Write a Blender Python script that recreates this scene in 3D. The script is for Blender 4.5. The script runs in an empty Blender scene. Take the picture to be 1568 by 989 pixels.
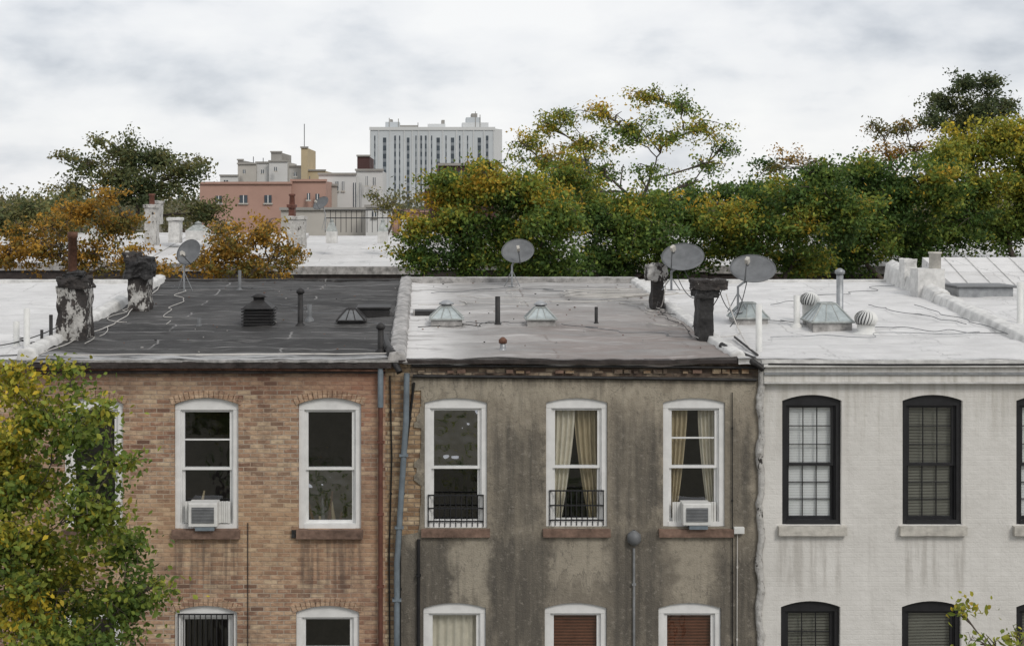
import bpy, bmesh, math, random
import numpy as np
from mathutils import Vector, Matrix, noise as mn
random.seed(4); rng=np.random.default_rng(7)
sc=bpy.context.scene
CAMZ=12.48; D0=22.0
def W(px,py,d):   # surveyed photo coordinates -> place in the world at distance d
    k=d/2200.0
    return ((px-650)*k, d-D0, CAMZ-(py-300)*k)
def FX(px): return (px-650)/100
def FZ(py): return 15.48-py/100
def RZ(d): return 10+0.048*(d-22)
# ---------------------------------------------------------------- materials
class MT:
    def __init__(s,name,rough=.8,spec=.3,metal=0):
        s.m=bpy.data.materials.new(name); s.m.use_nodes=True
        s.t=s.m.node_tree; s.b=s.t.nodes['Principled BSDF']; s.out=s.t.nodes['Material Output']
        s.b.inputs['Roughness'].default_value=rough; s.b.inputs['Specular IOR Level'].default_value=spec
        s.b.inputs['Metallic'].default_value=metal
    def set(s,sock,v):
        if isinstance(v,bpy.types.NodeSocket): s.t.links.new(v,sock)
        else:
            if sock.type=='RGBA' and len(v)==3: v=(*v,1)
            sock.default_value=v
    def nd(s,t,**kw):
        n=s.t.nodes.new(t)
        for k,v in kw.items(): setattr(n,k,v)
        return n
    def pos(s):
        if not hasattr(s,'_g'): s._g=s.nd('ShaderNodeNewGeometry')
        return s._g.outputs['Position']
    def xyz(s):
        n=s.nd('ShaderNodeSeparateXYZ'); s.set(n.inputs[0],s.pos()); return n.outputs
    def comb(s,x,y,z):
        n=s.nd('ShaderNodeCombineXYZ')
        for i,v in enumerate((x,y,z)): s.set(n.inputs[i],v)
        return n.outputs[0]
    def scl(s,v,sc3):
        n=s.nd('ShaderNodeVectorMath',operation='MULTIPLY'); s.set(n.inputs[0],v); n.inputs[1].default_value=sc3; return n.outputs[0]
    def noise(s,vec,scale,detail=4,rough=.6):
        n=s.nd('ShaderNodeTexNoise'); s.set(n.inputs['Vector'],vec); n.inputs['Scale'].default_value=scale
        n.inputs['Detail'].default_value=min(detail,4.5); n.inputs['Roughness'].default_value=rough; return n.outputs['Fac']
    def ramp(s,f,stops):
        n=s.nd('ShaderNodeValToRGB'); s.set(n.inputs[0],f); e=n.color_ramp.elements
        while len(e)<len(stops): e.new(.5)
        for i,(p,c) in enumerate(stops):
            e[i].position=p; e[i].color=(*c,1) if isinstance(c,(tuple,list)) else (c,c,c,1)
        return n.outputs[0]
    def mix(s,f,a,b,blend='MIX'):
        n=s.nd('ShaderNodeMix',data_type='RGBA',blend_type=blend); n.clamp_factor=True
        s.set(n.inputs[0],f); s.set(n.inputs[6],a); s.set(n.inputs[7],b); return n.outputs[2]
    def math(s,op,a,b=0.0,c=None):
        n=s.nd('ShaderNodeMath',operation=op); s.set(n.inputs[0],a); s.set(n.inputs[1],b)
        if c is not None: s.set(n.inputs[2],c)
        return n.outputs[0]
    def sm(s,v,a,b,lo=0.,hi=1.):
        n=s.nd('ShaderNodeMapRange',interpolation_type='SMOOTHSTEP'); s.set(n.inputs[0],v)
        for i,q in enumerate((a,b,lo,hi)): n.inputs[i+1].default_value=q
        return n.outputs[0]
    def boxm(s,x,z,x0,x1,z0,z1,sx=.08,sz=.15):
        a=s.math('MULTIPLY',s.sm(x,x0-sx,x0+sx),s.sm(x,x1-sx,x1+sx,1.,0.))
        b=s.math('MULTIPLY',s.sm(z,z0-sz,z0+sz),s.sm(z,z1-sz,z1+sz,1.,0.))
        return s.math('MULTIPLY',a,b)
    def bricks(s,v,bw,rh,ms,smooth=.35):
        b=s.nd('ShaderNodeTexBrick'); s.set(b.inputs['Vector'],v); b.offset=.5
        b.inputs['Color1'].default_value=(0,0,0,1); b.inputs['Color2'].default_value=(1,1,1,1); b.inputs['Mortar'].default_value=(.5,.5,.5,1)
        b.inputs['Scale'].default_value=1; b.inputs['Brick Width'].default_value=bw; b.inputs['Row Height'].default_value=rh
        b.inputs['Mortar Size'].default_value=ms; b.inputs['Mortar Smooth'].default_value=smooth; return b
    def bump(s,h,st=.3,dist=.01):
        n=s.nd('ShaderNodeBump'); n.inputs['Strength'].default_value=st; n.inputs['Distance'].default_value=dist
        s.set(n.inputs['Height'],h); s.t.links.new(n.outputs[0],s.b.inputs['Normal'])
    def col(s,c): s.set(s.b.inputs['Base Color'],c)
def simple(name,col,rough=.7,var=.25,scale=2.5,metal=0,spec=.3,bump=.25,bs=25,stretch=(1,1,1)):
    m=MT(name,rough,spec,metal); p=m.scl(m.pos(),stretch)
    n=m.noise(p,scale,4,.65)
    lo=tuple(c*(1-var) for c in col); hi=tuple(min(1,c*(1+var)) for c in col)
    m.col(m.ramp(n,[(.3,lo),(.7,hi)]))
    if bump: m.bump(m.noise(m.pos(),bs,2),bump,.01)
    return m.m
def brickmat(name,pal,mortar,patch,patchamt=.5,dark=.4,seed=0,extra=None):
    m=MT(name,.85,.2); x,y,z=m.xyz()
    wob=m.noise(m.pos(),1.3,2)
    u=m.math('ADD',x,y); zz=m.math('ADD',z,m.math('MULTIPLY',wob,.03))
    v=m.comb(m.math('ADD',u,seed*3.1),zz,0.)
    b=m.bricks(v,.205,.069,.009)
    c=m.ramp(b.outputs['Color'],pal)
    big=m.noise(m.pos(),.75,5,.6); fine=m.noise(m.scl(m.pos(),(4.5,4.5,9)),1.5,3)
    c=m.mix(m.math('MULTIPLY',m.sm(big,.42,.66),patchamt),c,patch)
    c=m.mix(m.sm(fine,.35,.7,0.,.5),c,(.135,.085,.06))
    c=m.mix(m.sm(fine,.47,.25,0.,.55),c,(.60,.47,.34))
    n3=m.noise(m.scl(m.pos(),(1.2,1.2,.5)),1.1,6,.7)
    mm=m.math('MULTIPLY',b.outputs['Fac'],m.sm(m.noise(m.pos(),1.7,4),.3,.65,.35,1.))
    c=m.mix(mm,c,mortar)
    if extra: c=extra(m,c,x,z)
    c=m.mix(m.sm(n3,.45,.75,0.,dark),c,(.06,.045,.04))
    sp=m.noise(m.pos(),13,4,.75); c=m.mix(m.sm(sp,.52,.72,0.,.5),c,(.09,.06,.05))
    m.col(c)
    h=m.math('ADD',m.math('MULTIPLY',b.outputs['Fac'],-1.0),m.math('MULTIPLY',m.noise(m.pos(),30,3),.8))
    m.bump(h,.7,.012); return m.m
def bx(m,c,x,z):
    c=m.mix(m.math('MULTIPLY',m.sm(z,6.3,7.2),m.sm(z,7.6,8.2,.45,0.)),c,(.45,.31,.19))
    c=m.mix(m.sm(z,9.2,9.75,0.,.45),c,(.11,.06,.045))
    c=m.mix(m.math('MULTIPLY',m.sm(x,-2.2,-.8),m.sm(z,8.6,9.4,.2,.45)),c,(.33,.15,.10))
    s=m.noise(m.scl(m.pos(),(10,10,.6)),1.,4)
    for a,b in ((264,368),(454,556)):
        c=m.mix(m.math('MULTIPLY',m.boxm(x,z,FX(a),FX(b),FZ(905),FZ(820),.06,.25),m.sm(s,.42,.6,0.,.55)),c,(.09,.07,.06))
    return c
PAL=[(0,(.14,.075,.055)),(.2,(.28,.15,.10)),(.45,(.41,.255,.165)),(.75,(.50,.345,.23)),(1,(.60,.47,.32))]
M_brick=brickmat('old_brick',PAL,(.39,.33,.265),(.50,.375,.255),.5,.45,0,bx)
M_brickY=brickmat('buff_brick',[(0,(.20,.12,.07)),(.4,(.38,.26,.15)),(.7,(.50,.38,.24)),(1,(.60,.49,.33))],(.22,.18,.14),(.3,.18,.10),.4,.5,2)
M_brickD=brickmat('decayed_brick',[(0,(.07,.05,.04)),(.4,(.16,.12,.09)),(.7,(.27,.21,.15)),(1,(.38,.32,.24))],(.13,.11,.09),(.09,.075,.06),.75,.8,4)
M_brickR=brickmat('voussoir_brick',[(0,(.24,.14,.10)),(.5,(.42,.27,.18)),(1,(.54,.39,.27))],(.4,.30,.22),(.49,.36,.24),.3,.4,6)
def stucco():
    m=MT('weathered_stucco',.9,.15); x,y,z=m.xyz()
    dn=m.noise(m.pos(),2.2,5,.65); d2=m.noise(m.scl(m.pos(),(3,3,.5)),2.,4,.6)
    off=m.math('MULTIPLY',m.math('SUBTRACT',dn,.5),.7); off2=m.math('MULTIPLY',m.math('SUBTRACT',d2,.5),1.3)
    xx=m.math('ADD',x,off); zz=m.math('ADD',z,off2)
    base=m.ramp(dn,[(.3,(.195,.170,.135)),(.5,(.255,.225,.178)),(.72,(.32,.283,.225))])
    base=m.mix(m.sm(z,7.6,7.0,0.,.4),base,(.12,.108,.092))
    streak=m.noise(m.scl(m.pos(),(11,11,.55)),1.,5,.65)
    dark=(.075,.069,.061)
    mask=None
    for (a,b,c_,d_) in [(752,832,805,650),(936,1012,805,640),(1116,1150,805,650),(640,652,800,640),(745,840,990,816),(930,1012,990,816),(600,690,990,825),(1098,1160,990,850)]:
        k=m.boxm(xx,zz,FX(a),FX(b),FZ(c_),FZ(d_),.12,.2)
        mask=k if mask is None else m.math('MAXIMUM',mask,k)
    st=m.math('MULTIPLY',mask,m.sm(streak,.26,.66,.4,1.))
    c=m.mix(m.math('MULTIPLY',st,.75),base,dark)
    lp=None
    for (a,b,c_,d_) in [(690,748,925,822),(842,930,890,820),(1035,1090,925,818),(640,1150,615,585)]:
        k=m.boxm(xx,zz,FX(a),FX(b),FZ(c_),FZ(d_),.1,.14); lp=k if lp is None else m.math('MAXIMUM',lp,k)
    c=m.mix(m.math('MULTIPLY',lp,.55),c,(.39,.35,.28))
    c=m.mix(m.sm(streak,.52,.78,0.,.5),c,dark)
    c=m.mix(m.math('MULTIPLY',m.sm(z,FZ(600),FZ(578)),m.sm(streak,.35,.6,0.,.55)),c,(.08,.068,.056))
    sp=m.noise(m.pos(),14,6,.75); c=m.mix(m.sm(sp,.52,.74,0.,.6),c,(.10,.09,.08))
    c=m.mix(m.sm(sp,.46,.28,0.,.4),c,(.38,.345,.295))
    v=m.nd('ShaderNodeTexVoronoi',feature='DISTANCE_TO_EDGE')
    vm=m.nd('ShaderNodeVectorMath',operation='ADD'); m.set(vm.inputs[0],m.pos()); m.set(vm.inputs[1],m.comb(off,0.,off2)); m.set(v.inputs['Vector'],vm.outputs[0]); v.inputs['Scale'].default_value=.8
    c=m.mix(m.sm(v.outputs[0],0.,.01,.45,0.),c,(.06,.055,.05))
    m.col(c); m.bump(m.math('ADD',m.noise(m.pos(),40,3),m.math('MULTIPLY',dn,3.)),.5,.02); return m.m
M_stucco=stucco()
def paintwall():
    m=MT('offwhite_painted_masonry',.75,.25); x,y,z=m.xyz()
    n=m.noise(m.pos(),1.1,6,.6); st=m.noise(m.scl(m.pos(),(7,7,.5)),1,5,.65)
    c=m.ramp(n,[(.3,(.56,.545,.515)),(.7,(.66,.645,.615))])
    c=m.mix(m.sm(st,.5,.8,0.,.35),c,(.36,.34,.31))
    c=m.mix(m.math('MULTIPLY',m.sm(z,FZ(720),FZ(585),0.,.5),m.sm(st,.4,.65)),c,(.40,.38,.335))
    for a,b in ((1190,1294),(1375,1477)):
        c=m.mix(m.math('MULTIPLY',m.boxm(x,z,FX(a),FX(b),FZ(900),FZ(818),.05,.25),m.sm(st,.4,.6,0.,.45)),c,(.33,.31,.28))
    sp=m.noise(m.pos(),11,4,.75); c=m.mix(m.sm(sp,.62,.72,0.,.35),c,(.38,.36,.33))
    m.col(c)
    b=m.bricks(m.comb(x,z,0.),.215,.074,.008,1)
    h=m.math('ADD',m.math('MULTIPLY',b.outputs['Fac'],-.16),m.math('ADD',m.math('MULTIPLY',m.noise(m.pos(),5,5),2.),m.math('MULTIPLY',m.noise(m.pos(),45,3),.35)))
    m.bump(h,.4,.02); return m.m
M_paint=paintwall()
def roofmat(name,base,var,seam,seamamt,dirt,dirtamt,rough=.7,spec=.25,pitch=.95,extra=None,seamw=.02,sheet=.25):
    m=MT(name,rough,spec); x,y,z=m.xyz()
    n=m.noise(m.pos(),1.4,6,.65); nx=m.noise(m.scl(m.pos(),(.6,5,1)),1.,5,.65)
    c=m.ramp(n,[(.3,tuple(b*(1-var) for b in base)),(.7,tuple(min(.9,b*(1+var)) for b in base))])
    wy=m.math('ADD',y,m.math('MULTIPLY',m.noise(m.scl(m.pos(),(1.2,.2,1)),1.,3),.10*pitch))
    b=m.bricks(m.comb(m.math('ADD',x,m.math('MULTIPLY',nx,.2)),wy,0.),4.3,pitch,seamw,.3)
    c=m.mix(sheet,c,m.mix(1.,c,m.ramp(b.outputs['Color'],[(0,.25),(1,1.)]),'MULTIPLY'))
    c=m.mix(m.sm(nx,.48,.72,0.,dirtamt),c,dirt)
    br=m.sm(m.noise(m.scl(m.pos(),(2,.5,1)),1.,5),.32,.52)
    ln=b.outputs['Fac']
    c=m.mix(m.math('MULTIPLY',m.math('MULTIPLY',ln,br),seamamt),c,seam)
    if extra: c=extra(m,c,x,y)
    sp=m.noise(m.pos(),9,6,.75); c=m.mix(m.sm(sp,.58,.76,0.,.6),c,dirt)
    m.col(c); m.bump(m.math('ADD',m.math('MULTIPLY',ln,.8),m.math('ADD',m.math('MULTIPLY',n,4.),m.noise(m.pos(),20,4))),.45,.02); return m.m
def ex_dark(m,c,x,y):
    s=m.noise(m.scl(m.pos(),(.9,6,1)),1.3,7,.7)
    c=m.mix(m.sm(s,.55,.66,0.,.6),c,(.17,.165,.16))
    return m.mix(m.math('MULTIPLY',m.sm(y,.5,.05),m.sm(s,.36,.52)),c,(.42,.42,.42))
M_tar=roofmat('black_rolled_roofing',(.060,.058,.057),.35,(.24,.235,.23),.8,(.025,.024,.024),.6,.7,.2,.9,ex_dark,.02,.7)
def ex_sil(m,c,x,y):
    n=m.noise(m.scl(m.pos(),(.45,2.2,1)),1.1,6,.7)
    k=m.math('MULTIPLY',m.sm(x,.2,2.8),m.sm(y,7.5,3.,0.,1.))
    c=m.mix(m.math('MULTIPLY',k,m.sm(n,.36,.6,.2,.85)),c,(.20,.165,.15))
    c=m.mix(m.sm(n,.56,.68,0.,.5),c,(.56,.55,.54))
    c=m.mix(m.math('MULTIPLY',m.sm(x,.9,-.1),m.sm(n,.35,.5)),c,(.58,.57,.56))
    return c
M_silver=roofmat('silver_coated_roofing',(.38,.37,.36),.2,(.15,.13,.12),.85,(.22,.195,.18),.6,.65,.25,.8,ex_sil,.022,.5)
def ex_wh(m,c,x,y):
    v=m.nd('ShaderNodeTexVoronoi',feature='DISTANCE_TO_EDGE'); vm=m.nd('ShaderNodeVectorMath',operation='ADD')
    m.set(vm.inputs[0],m.pos()); m.set(vm.inputs[1],m.scl(m.comb(m.noise(m.pos(),1.5,4),m.noise(m.scl(m.pos(),(1,1.3,1)),1.7,4),0.),(1.6,1.6,0))); m.set(v.inputs['Vector'],vm.outputs[0]); v.inputs['Scale'].default_value=.35
    return m.mix(m.sm(v.outputs[0],0.,.008,.6,0.),c,(.25,.25,.25))
M_white=roofmat('white_coated_roofing',(.60,.595,.59),.10,(.40,.395,.39),.65,(.40,.39,.38),.45,.65,.25,1.3,ex_wh,.02,.12)
M_wcurb=simple('white_coated_curb',(.55,.545,.53),.7,.25,4,bump=.5,bs=12)
M_scurb=simple('silver_tarred_curb',(.29,.28,.27),.6,.55,5,bump=.8,bs=14)
M_black=simple('black_tar',(.022,.021,.021),.6,.5,6,spec=.35,bump=.6,bs=20)
M_blackp=simple('black_paint',(.015,.015,.017),.45,.3,5,spec=.4,bump=.1)
M_wframe=simple('white_window_vinyl',(.68,.68,.67),.5,.09,5,bump=.05,spec=.4)
M_galv=simple('galvanised_metal',(.30,.31,.32),.45,.25,7,metal=.5,bump=.15)
M_grey=simple('grey_dish_paint',(.135,.14,.145),.55,.2,6,bump=.1)
M_rust=simple('rusty_metal',(.12,.06,.04),.8,.5,9,bump=.5)
M_brown=simple('brown_stone',(.16,.105,.08),.85,.5,6,bump=.5)
M_sillw=simple('pale_stone_sill',(.44,.42,.38),.85,.25,6,bump=.5)
M_gut=simple('gutter_metal_and_eave_shade',(.035,.028,.026),.6,.5,5,bump=.4,bs=15)  # gutter metal, also the dark colour painted in for eave shade
M_dsp=simple('brown_downspout',(.12,.05,.035),.6,.3,5)
M_dspg=simple('blue_grey_downspout',(.15,.18,.205),.5,.3,4)
M_cable=simple('black_cable',(.012,.012,.012),.6,.1,5,bump=0)
M_cablew=simple('pale_cable',(.5,.48,.45),.6,.1,5,bump=0)
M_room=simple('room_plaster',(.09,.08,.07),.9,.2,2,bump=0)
M_curt=simple('cream_curtain',(.62,.57,.46),.9,.12,5,bump=.2)
M_curtg=simple('tan_curtain',(.40,.33,.21),.9,.15,5,bump=.2)
M_blind=simple('white_blind',(.92,.92,.90),.7,.01,3,bump=0)
M_blindd=simple('grey_blind',(.22,.215,.18),.7,.1,3,bump=0)
M_blindr=simple('brown_wood_blind',(.20,.08,.045),.7,.2,5,bump=0)
M_plastic=simple('white_plastic',(.62,.62,.60),.5,.1,6,bump=.05)
M_teal=simple('oxidised_skylight_frame',(.33,.35,.34),.6,.3,7,metal=.2)
M_skyg=simple('wired_skylight_glass',(.34,.38,.385),.2,.3,5,spec=.6)
M_bark=simple('bark',(.085,.07,.058),.9,.35,8,bump=0)
def glass(name,refl,rough=.02,tint=(.93,.95,.96),wave=.2):
    m=MT(name); t=m.t; t.nodes.remove(m.b)
    tr=m.nd('ShaderNodeBsdfTransparent'); tr.inputs[0].default_value=(*tint,1)
    gl=m.nd('ShaderNodeBsdfGlossy'); gl.inputs['Roughness'].default_value=rough; gl.inputs[0].default_value=(.9,.93,1,1)
    bp=m.nd('ShaderNodeBump'); bp.inputs['Strength'].default_value=wave; bp.inputs['Distance'].default_value=.05
    m.set(bp.inputs['Height'],m.noise(m.pos(),2.2,2)); t.links.new(bp.outputs[0],gl.inputs['Normal'])
    mx=m.nd('ShaderNodeMixShader'); mx.inputs[0].default_value=refl
    t.links.new(tr.outputs[0],mx.inputs[1]); t.links.new(gl.outputs[0],mx.inputs[2]); t.links.new(mx.outputs[0],m.out.inputs[0]); return m.m
G_dark=glass('window_glass',.12); G_mid=glass('reflective_window_glass',.38,wave=1.)
def chimmat(name,bias):
    m=MT(name,.8,.25); n=m.noise(m.scl(m.pos(),(1,1,.6)),4.5,7,.75)
    c=m.ramp(n,[(.25,(.03,.028,.027)),(bias,(.045,.04,.038)),(bias+.03,(.38,.37,.35)),(.8,(.58,.57,.55))])
    g=m.noise(m.pos(),11,4); c=m.mix(m.sm(g,.55,.7,0.,.6),c,(.1,.085,.075)); m.col(c); m.bump(m.noise(m.pos(),12,4),.9,.03); return m.m
M_chBW=chimmat('tar_and_whitewash',.50); M_chB=chimmat('tar_patched_masonry',.60); M_chW=chimmat('peeling_whitewash',.38)
def leafmat():
    m=MT('autumn_leaves',.6,.25); a=m.nd('ShaderNodeAttribute',attribute_name='lc'); m.col(a.outputs['Color'])
    tl=m.nd('ShaderNodeBsdfTranslucent'); m.set(tl.inputs[0],a.outputs['Color']); mx=m.nd('ShaderNodeMixShader'); mx.inputs[0].default_value=.35
    m.t.links.new(m.b.outputs[0],mx.inputs[1]); m.t.links.new(tl.outputs[0],mx.inputs[2]); m.t.links.new(mx.outputs[0],m.out.inputs[0]); return m.m
M_leaf=leafmat()
# ---------------------------------------------------------------- mesh builder
def link(o): sc.collection.objects.link(o); return o
def group(name,loc=(0,0,0)):
    e=bpy.data.objects.new(name,None); e.location=loc; e.empty_display_size=.3; return link(e)
def parent(o,p):
    o.parent=p; o.matrix_parent_inverse=Matrix.Translation(-p.location)
class MB:
    def __init__(s): s.v=[];s.f=[];s.mi=[];s.sm=[];s.mats=[]
    def add(s,vs,fs,m,smooth=False):
        if m not in s.mats: s.mats.append(m)
        k=s.mats.index(m); o=len(s.v); s.v.extend([tuple(q) for q in vs])
        for f in fs: s.f.append([i+o for i in f]); s.mi.append(k); s.sm.append(smooth)
    def box(s,x0,x1,y0,y1,z0,z1,m,M=None):
        vs=[(x,y,z) for z in (z0,z1) for y in (y0,y1) for x in (x0,x1)]
        if M: vs=[M@Vector(v) for v in vs]
        s.add(vs,[(0,2,3,1),(4,5,7,6),(0,1,5,4),(2,6,7,3),(0,4,6,2),(1,3,7,5)],m)
    def prism(s,poly,y0,y1,m):
        n=len(poly); vs=[(x,y0,z) for x,z in poly]+[(x,y1,z) for x,z in poly]
        s.add(vs,[list(range(n)),list(range(2*n-1,n-1,-1))]+[(i,i+n,(i+1)%n+n,(i+1)%n) for i in range(n)],m)
    def tube(s,pts,r,m,n=8,smooth=True):
        pts=[Vector(p) for p in pts]; rs=r if isinstance(r,(list,tuple)) else [r]*len(pts); vs=[];fs=[]
        for i,p in enumerate(pts):
            t=(pts[min(i+1,len(pts)-1)]-pts[max(i-1,0)])
            t=t.normalized() if t.length>1e-6 else Vector((0,0,1))
            a=Vector((0,1,0)) if abs(t.y)<.9 else Vector((1,0,0)); u=t.cross(a).normalized(); w=t.cross(u)
            for k in range(n):
                an=2*math.pi*k/n; vs.append(p+(u*math.cos(an)+w*math.sin(an))*rs[i])
        for i in range(len(pts)-1):
            for k in range(n): fs.append((i*n+k,i*n+(k+1)%n,(i+1)*n+(k+1)%n,(i+1)*n+k))
        s.add(vs,fs,m,smooth); o=len(pts)-1
        s.add(vs[:n],[list(range(n))],m); s.add(vs[o*n:],[list(range(n))],m)
    def lathe(s,c,prof,m,n=20,M=None,smooth=True):
        vs=[]
        for r,z in prof:
            for k in range(n):
                a=2*math.pi*k/n; v=Vector((r*math.cos(a),r*math.sin(a),z)); v=(M@v) if M else v; vs.append(v+Vector(c))
        fs=[(i*n+k,i*n+(k+1)%n,(i+1)*n+(k+1)%n,(i+1)*n+k) for i in range(len(prof)-1) for k in range(n)]
        s.add(vs,fs,m,smooth)
    def obj(s,name,par=None,bevel=0,norm=True):
        me=bpy.data.meshes.new(name)
        c=Vector((0,0,0))
        if par is None:
            a=np.array(s.v); lo=a.min(0); hi=a.max(0); c=Vector(((lo[0]+hi[0])/2,(lo[1]+hi[1])/2,lo[2]))
        me.from_pydata([tuple(Vector(v)-c) for v in s.v],[],s.f)
        for m in s.mats: me.materials.append(m)
        me.polygons.foreach_set('material_index',s.mi); me.polygons.foreach_set('use_smooth',s.sm)
        if norm:
            b=bmesh.new(); b.from_mesh(me); bmesh.ops.recalc_face_normals(b,faces=b.faces); b.to_mesh(me); b.free()
        o=link(bpy.data.objects.new(name,me)); o.location=c
        if par: parent(o,par)
        if bevel:
            q=o.modifiers.new('bevel','BEVEL'); q.width=bevel; q.segments=2; q.limit_method='ANGLE'
        return o
TEX={}
def rough(o,st,size,lv=4):
    key=round(size,3)
    if key not in TEX:
        t=bpy.data.textures.new('crumble','CLOUDS'); t.noise_scale=size; t.noise_depth=4; TEX[key]=t
    s=o.modifiers.new('sub','SUBSURF'); s.subdivision_type='SIMPLE'; s.levels=lv; s.render_levels=lv
    d=o.modifiers.new('disp','DISPLACE'); d.texture=TEX[key]; d.strength=st; d.mid_level=.5; d.texture_coords='GLOBAL'; return o
def curve_wall(name,outer,holes,y0,th,m,par):
    cu=bpy.data.curves.new(name,'CURVE'); cu.dimensions='2D'; cu.fill_mode='BOTH'; cu.extrude=th/2
    for poly in [outer]+holes:
        sp=cu.splines.new('POLY'); sp.points.add(len(poly)-1)
        for i,(x,z) in enumerate(poly): sp.points[i].co=(x,z,0,1)
        sp.use_cyclic_u=True
    o=link(bpy.data.objects.new(name,cu)); dg=bpy.context.evaluated_depsgraph_get()
    me=bpy.data.meshes.new_from_object(o.evaluated_get(dg)); bpy.data.objects.remove(o)
    for v in me.vertices: x,y,z=v.co; v.co=(x,z+y0+th/2,y)
    b=bmesh.new(); b.from_mesh(me); bmesh.ops.remove_doubles(b,verts=b.verts,dist=1e-5); bmesh.ops.recalc_face_normals(b,faces=b.faces); b.to_mesh(me); b.free()
    me.materials.clear(); me.materials.append(m)
    o=link(bpy.data.objects.new(name,me)); parent(o,par); return o
def arch(x0,x1,z0,z1,rise,n=12):
    w=(x1-x0)/2; R=(w*w+rise*rise)/(2*rise); cx=(x0+x1)/2; cz=z1-R; a=math.asin(w/R)
    return [(x0,z0),(x1,z0)]+[(cx+R*math.sin(a-2*a*i/n),cz+R*math.cos(a-2*a*i/n)) for i in range(n+1)]
# ---------------------------------------------------------------- windows
def curtain(mb,x0,x1,z0,z1,y,m,gather=None,amp=.03,f=9):
    nx=40; nz=8; vs=[];fs=[]
    for j in range(nz+1):
        t=j/nz
        for i in range(nx+1):
            u=i/nx; xa,xb=x0,x1
            if gather=='L': xb=x1-(x1-x0)*.55*(1-t)**1.5
            if gather=='R': xa=x0+(x1-x0)*.55*(1-t)**1.5
            x=xa+(xb-xa)*u; vs.append((x,y+amp*math.sin(u*f*2*math.pi+.8*math.sin(t*3)),z0+(z1-z0)*t))
    for j in range(nz):
        for i in range(nx): a=j*(nx+1)+i; fs.append((a,a+1,a+nx+2,a+nx+1))
    mb.add(vs,fs,m,True)
def window(par,px0,px1,pt,pb,fm,style):
    x0,x1,z1,z0=FX(px0),FX(px1),FZ(pt),FZ(pb); mb=MB(); rise=style.get('rise',.12); c=style.get('cas',.085); e=.004
    zs=z1-rise; top=z1-rise-style.get('head',.09); y=style.get('rec',.05)
    mb.box(x0+e,x0+c,y,y+.12,z0+e,top-.002,fm); mb.box(x1-c,x1-e,y,y+.12,z0+e,top-.002,fm)
    mb.box(x0+c,x1-c,y-.012,y+.12,z0+e,z0+.07,fm)
    pl=[(x,z-.004) for x,z in arch(x0+.006,x1-.006,zs,z1,rise)[2:]]; mb.prism([(x0+e,top),(x1-e,top)]+pl,y-.003,y+.118,fm)
    mb.box(x0+c,x0+c+.02,y+.03,y+.12,z0+.07,top,fm); mb.box(x1-c-.02,x1-c,y+.03,y+.12,z0+.07,top,fm)
    xa,xb=x0+c+.02,x1-c-.02; zm=z0+(top-z0)*style.get('mid',.5); s=.04
    for (a,b,yy,g,rows,cols) in [(zm-.02,top,y+.045,style.get('gu',G_dark),style.get('ru',1),style.get('cu',1)),(z0+.07,zm+.02,y+.082,style.get('gl',G_dark),style.get('rl',1),style.get('cu',1))]:
        mb.box(xa,xa+s,yy,yy+.034,a,b,fm); mb.box(xb-s,xb,yy,yy+.034,a,b,fm)
        mb.box(xa+s,xb-s,yy,yy+.034,b-s,b,fm); mb.box(xa+s,xb-s,yy,yy+.034,a,a+s,fm)
        mb.add([(xa+s,yy+.017,a+s),(xb-s,yy+.017,a+s),(xb-s,yy+.017,b-s),(xa+s,yy+.017,b-s)],[(0,1,2,3)],g)
        mt=style.get('mw',.012)
        for k in range(1,cols): q=xa+s+(xb-xa-2*s)*k/cols; mb.box(q-mt,q+mt,yy+.006,yy+.028,a+s,b-s,fm)
        for k in range(1,rows): q=a+s+(b-a-2*s)*k/rows; mb.box(xa+s,xb-s,yy+.008,yy+.026,q-mt,q+mt,fm)
    o=mb.obj('window',par,0)
    mb=MB(); yi=y+.125
    cu=style.get('curt')
    if cu=='split':
        curtain(mb,xa-.05,(xa+xb)/2+.0,z0,top,yi+.04,M_curt,'L',f=5); curtain(mb,(xa+xb)/2-.02,xb+.05,z0,top,yi+.09,M_curtg,'R',f=5)
    if cu=='full': curtain(mb,xa-.05,xb+.05,z0,top,yi+.04,M_curt,None,.02,7)
    if cu=='half': curtain(mb,xa-.05,(xa+xb)/2-.06,z0,top,yi+.04,M_curtg,'L',f=5); curtain(mb,(xa+xb)/2+.1,xb+.05,z0,top,yi+.08,M_curt,'R',f=5)
    if cu in('blw','bld','blr'):
        m={'blw':M_blind,'bld':M_blindd,'blr':M_blindr}[cu]; z=top; zb=style.get('bz',z0); dz=.046 if cu=='bld' else .04 if cu=='blw' else .047
        while z>zb:
            zq=z-.04; lf=0 if cu!='bld' else .012*math.sin(z*3)
            mb.add([(xa-.02,yi,z+lf),(xb+.02,yi,z),(xb+.02,yi+.01,zq),(xa-.02,yi+.01,zq+lf)],[(0,1,2,3)],m); z-=dz
    if style.get('stuff'):
        for k in range(6):
            q=random.uniform(xa,xb-.1); h=random.uniform(.1,.5); mb.tube([(q,yi+.25,z0),(q+random.uniform(-.1,.1),yi+.27,z0+h)],[.04,.015],random.choice([M_curtg,M_rust,M_grey]),6)
    if mb.v: mb.obj('blind' if cu and cu.startswith('bl') else 'curtain',par,0,False)
    if style.get('bars'):
        mb=MB(); yy=-.01; zt=z0+style.get('bh',.5)
        for z in (z0+.1,(z0+zt)/2+.05,zt): mb.box(x0+.05,x1-.05,yy,yy+.02,z-.01,z+.01,M_blackp)
        n=11
        for k in range(n):
            q=x0+.06+(x1-x0-.12)*k/(n-1); mb.box(q-.007,q+.007,yy+.003,yy+.017,z0+.02,zt-.01,M_blackp)
        mb.obj('window_guard',par)
    return o
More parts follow.
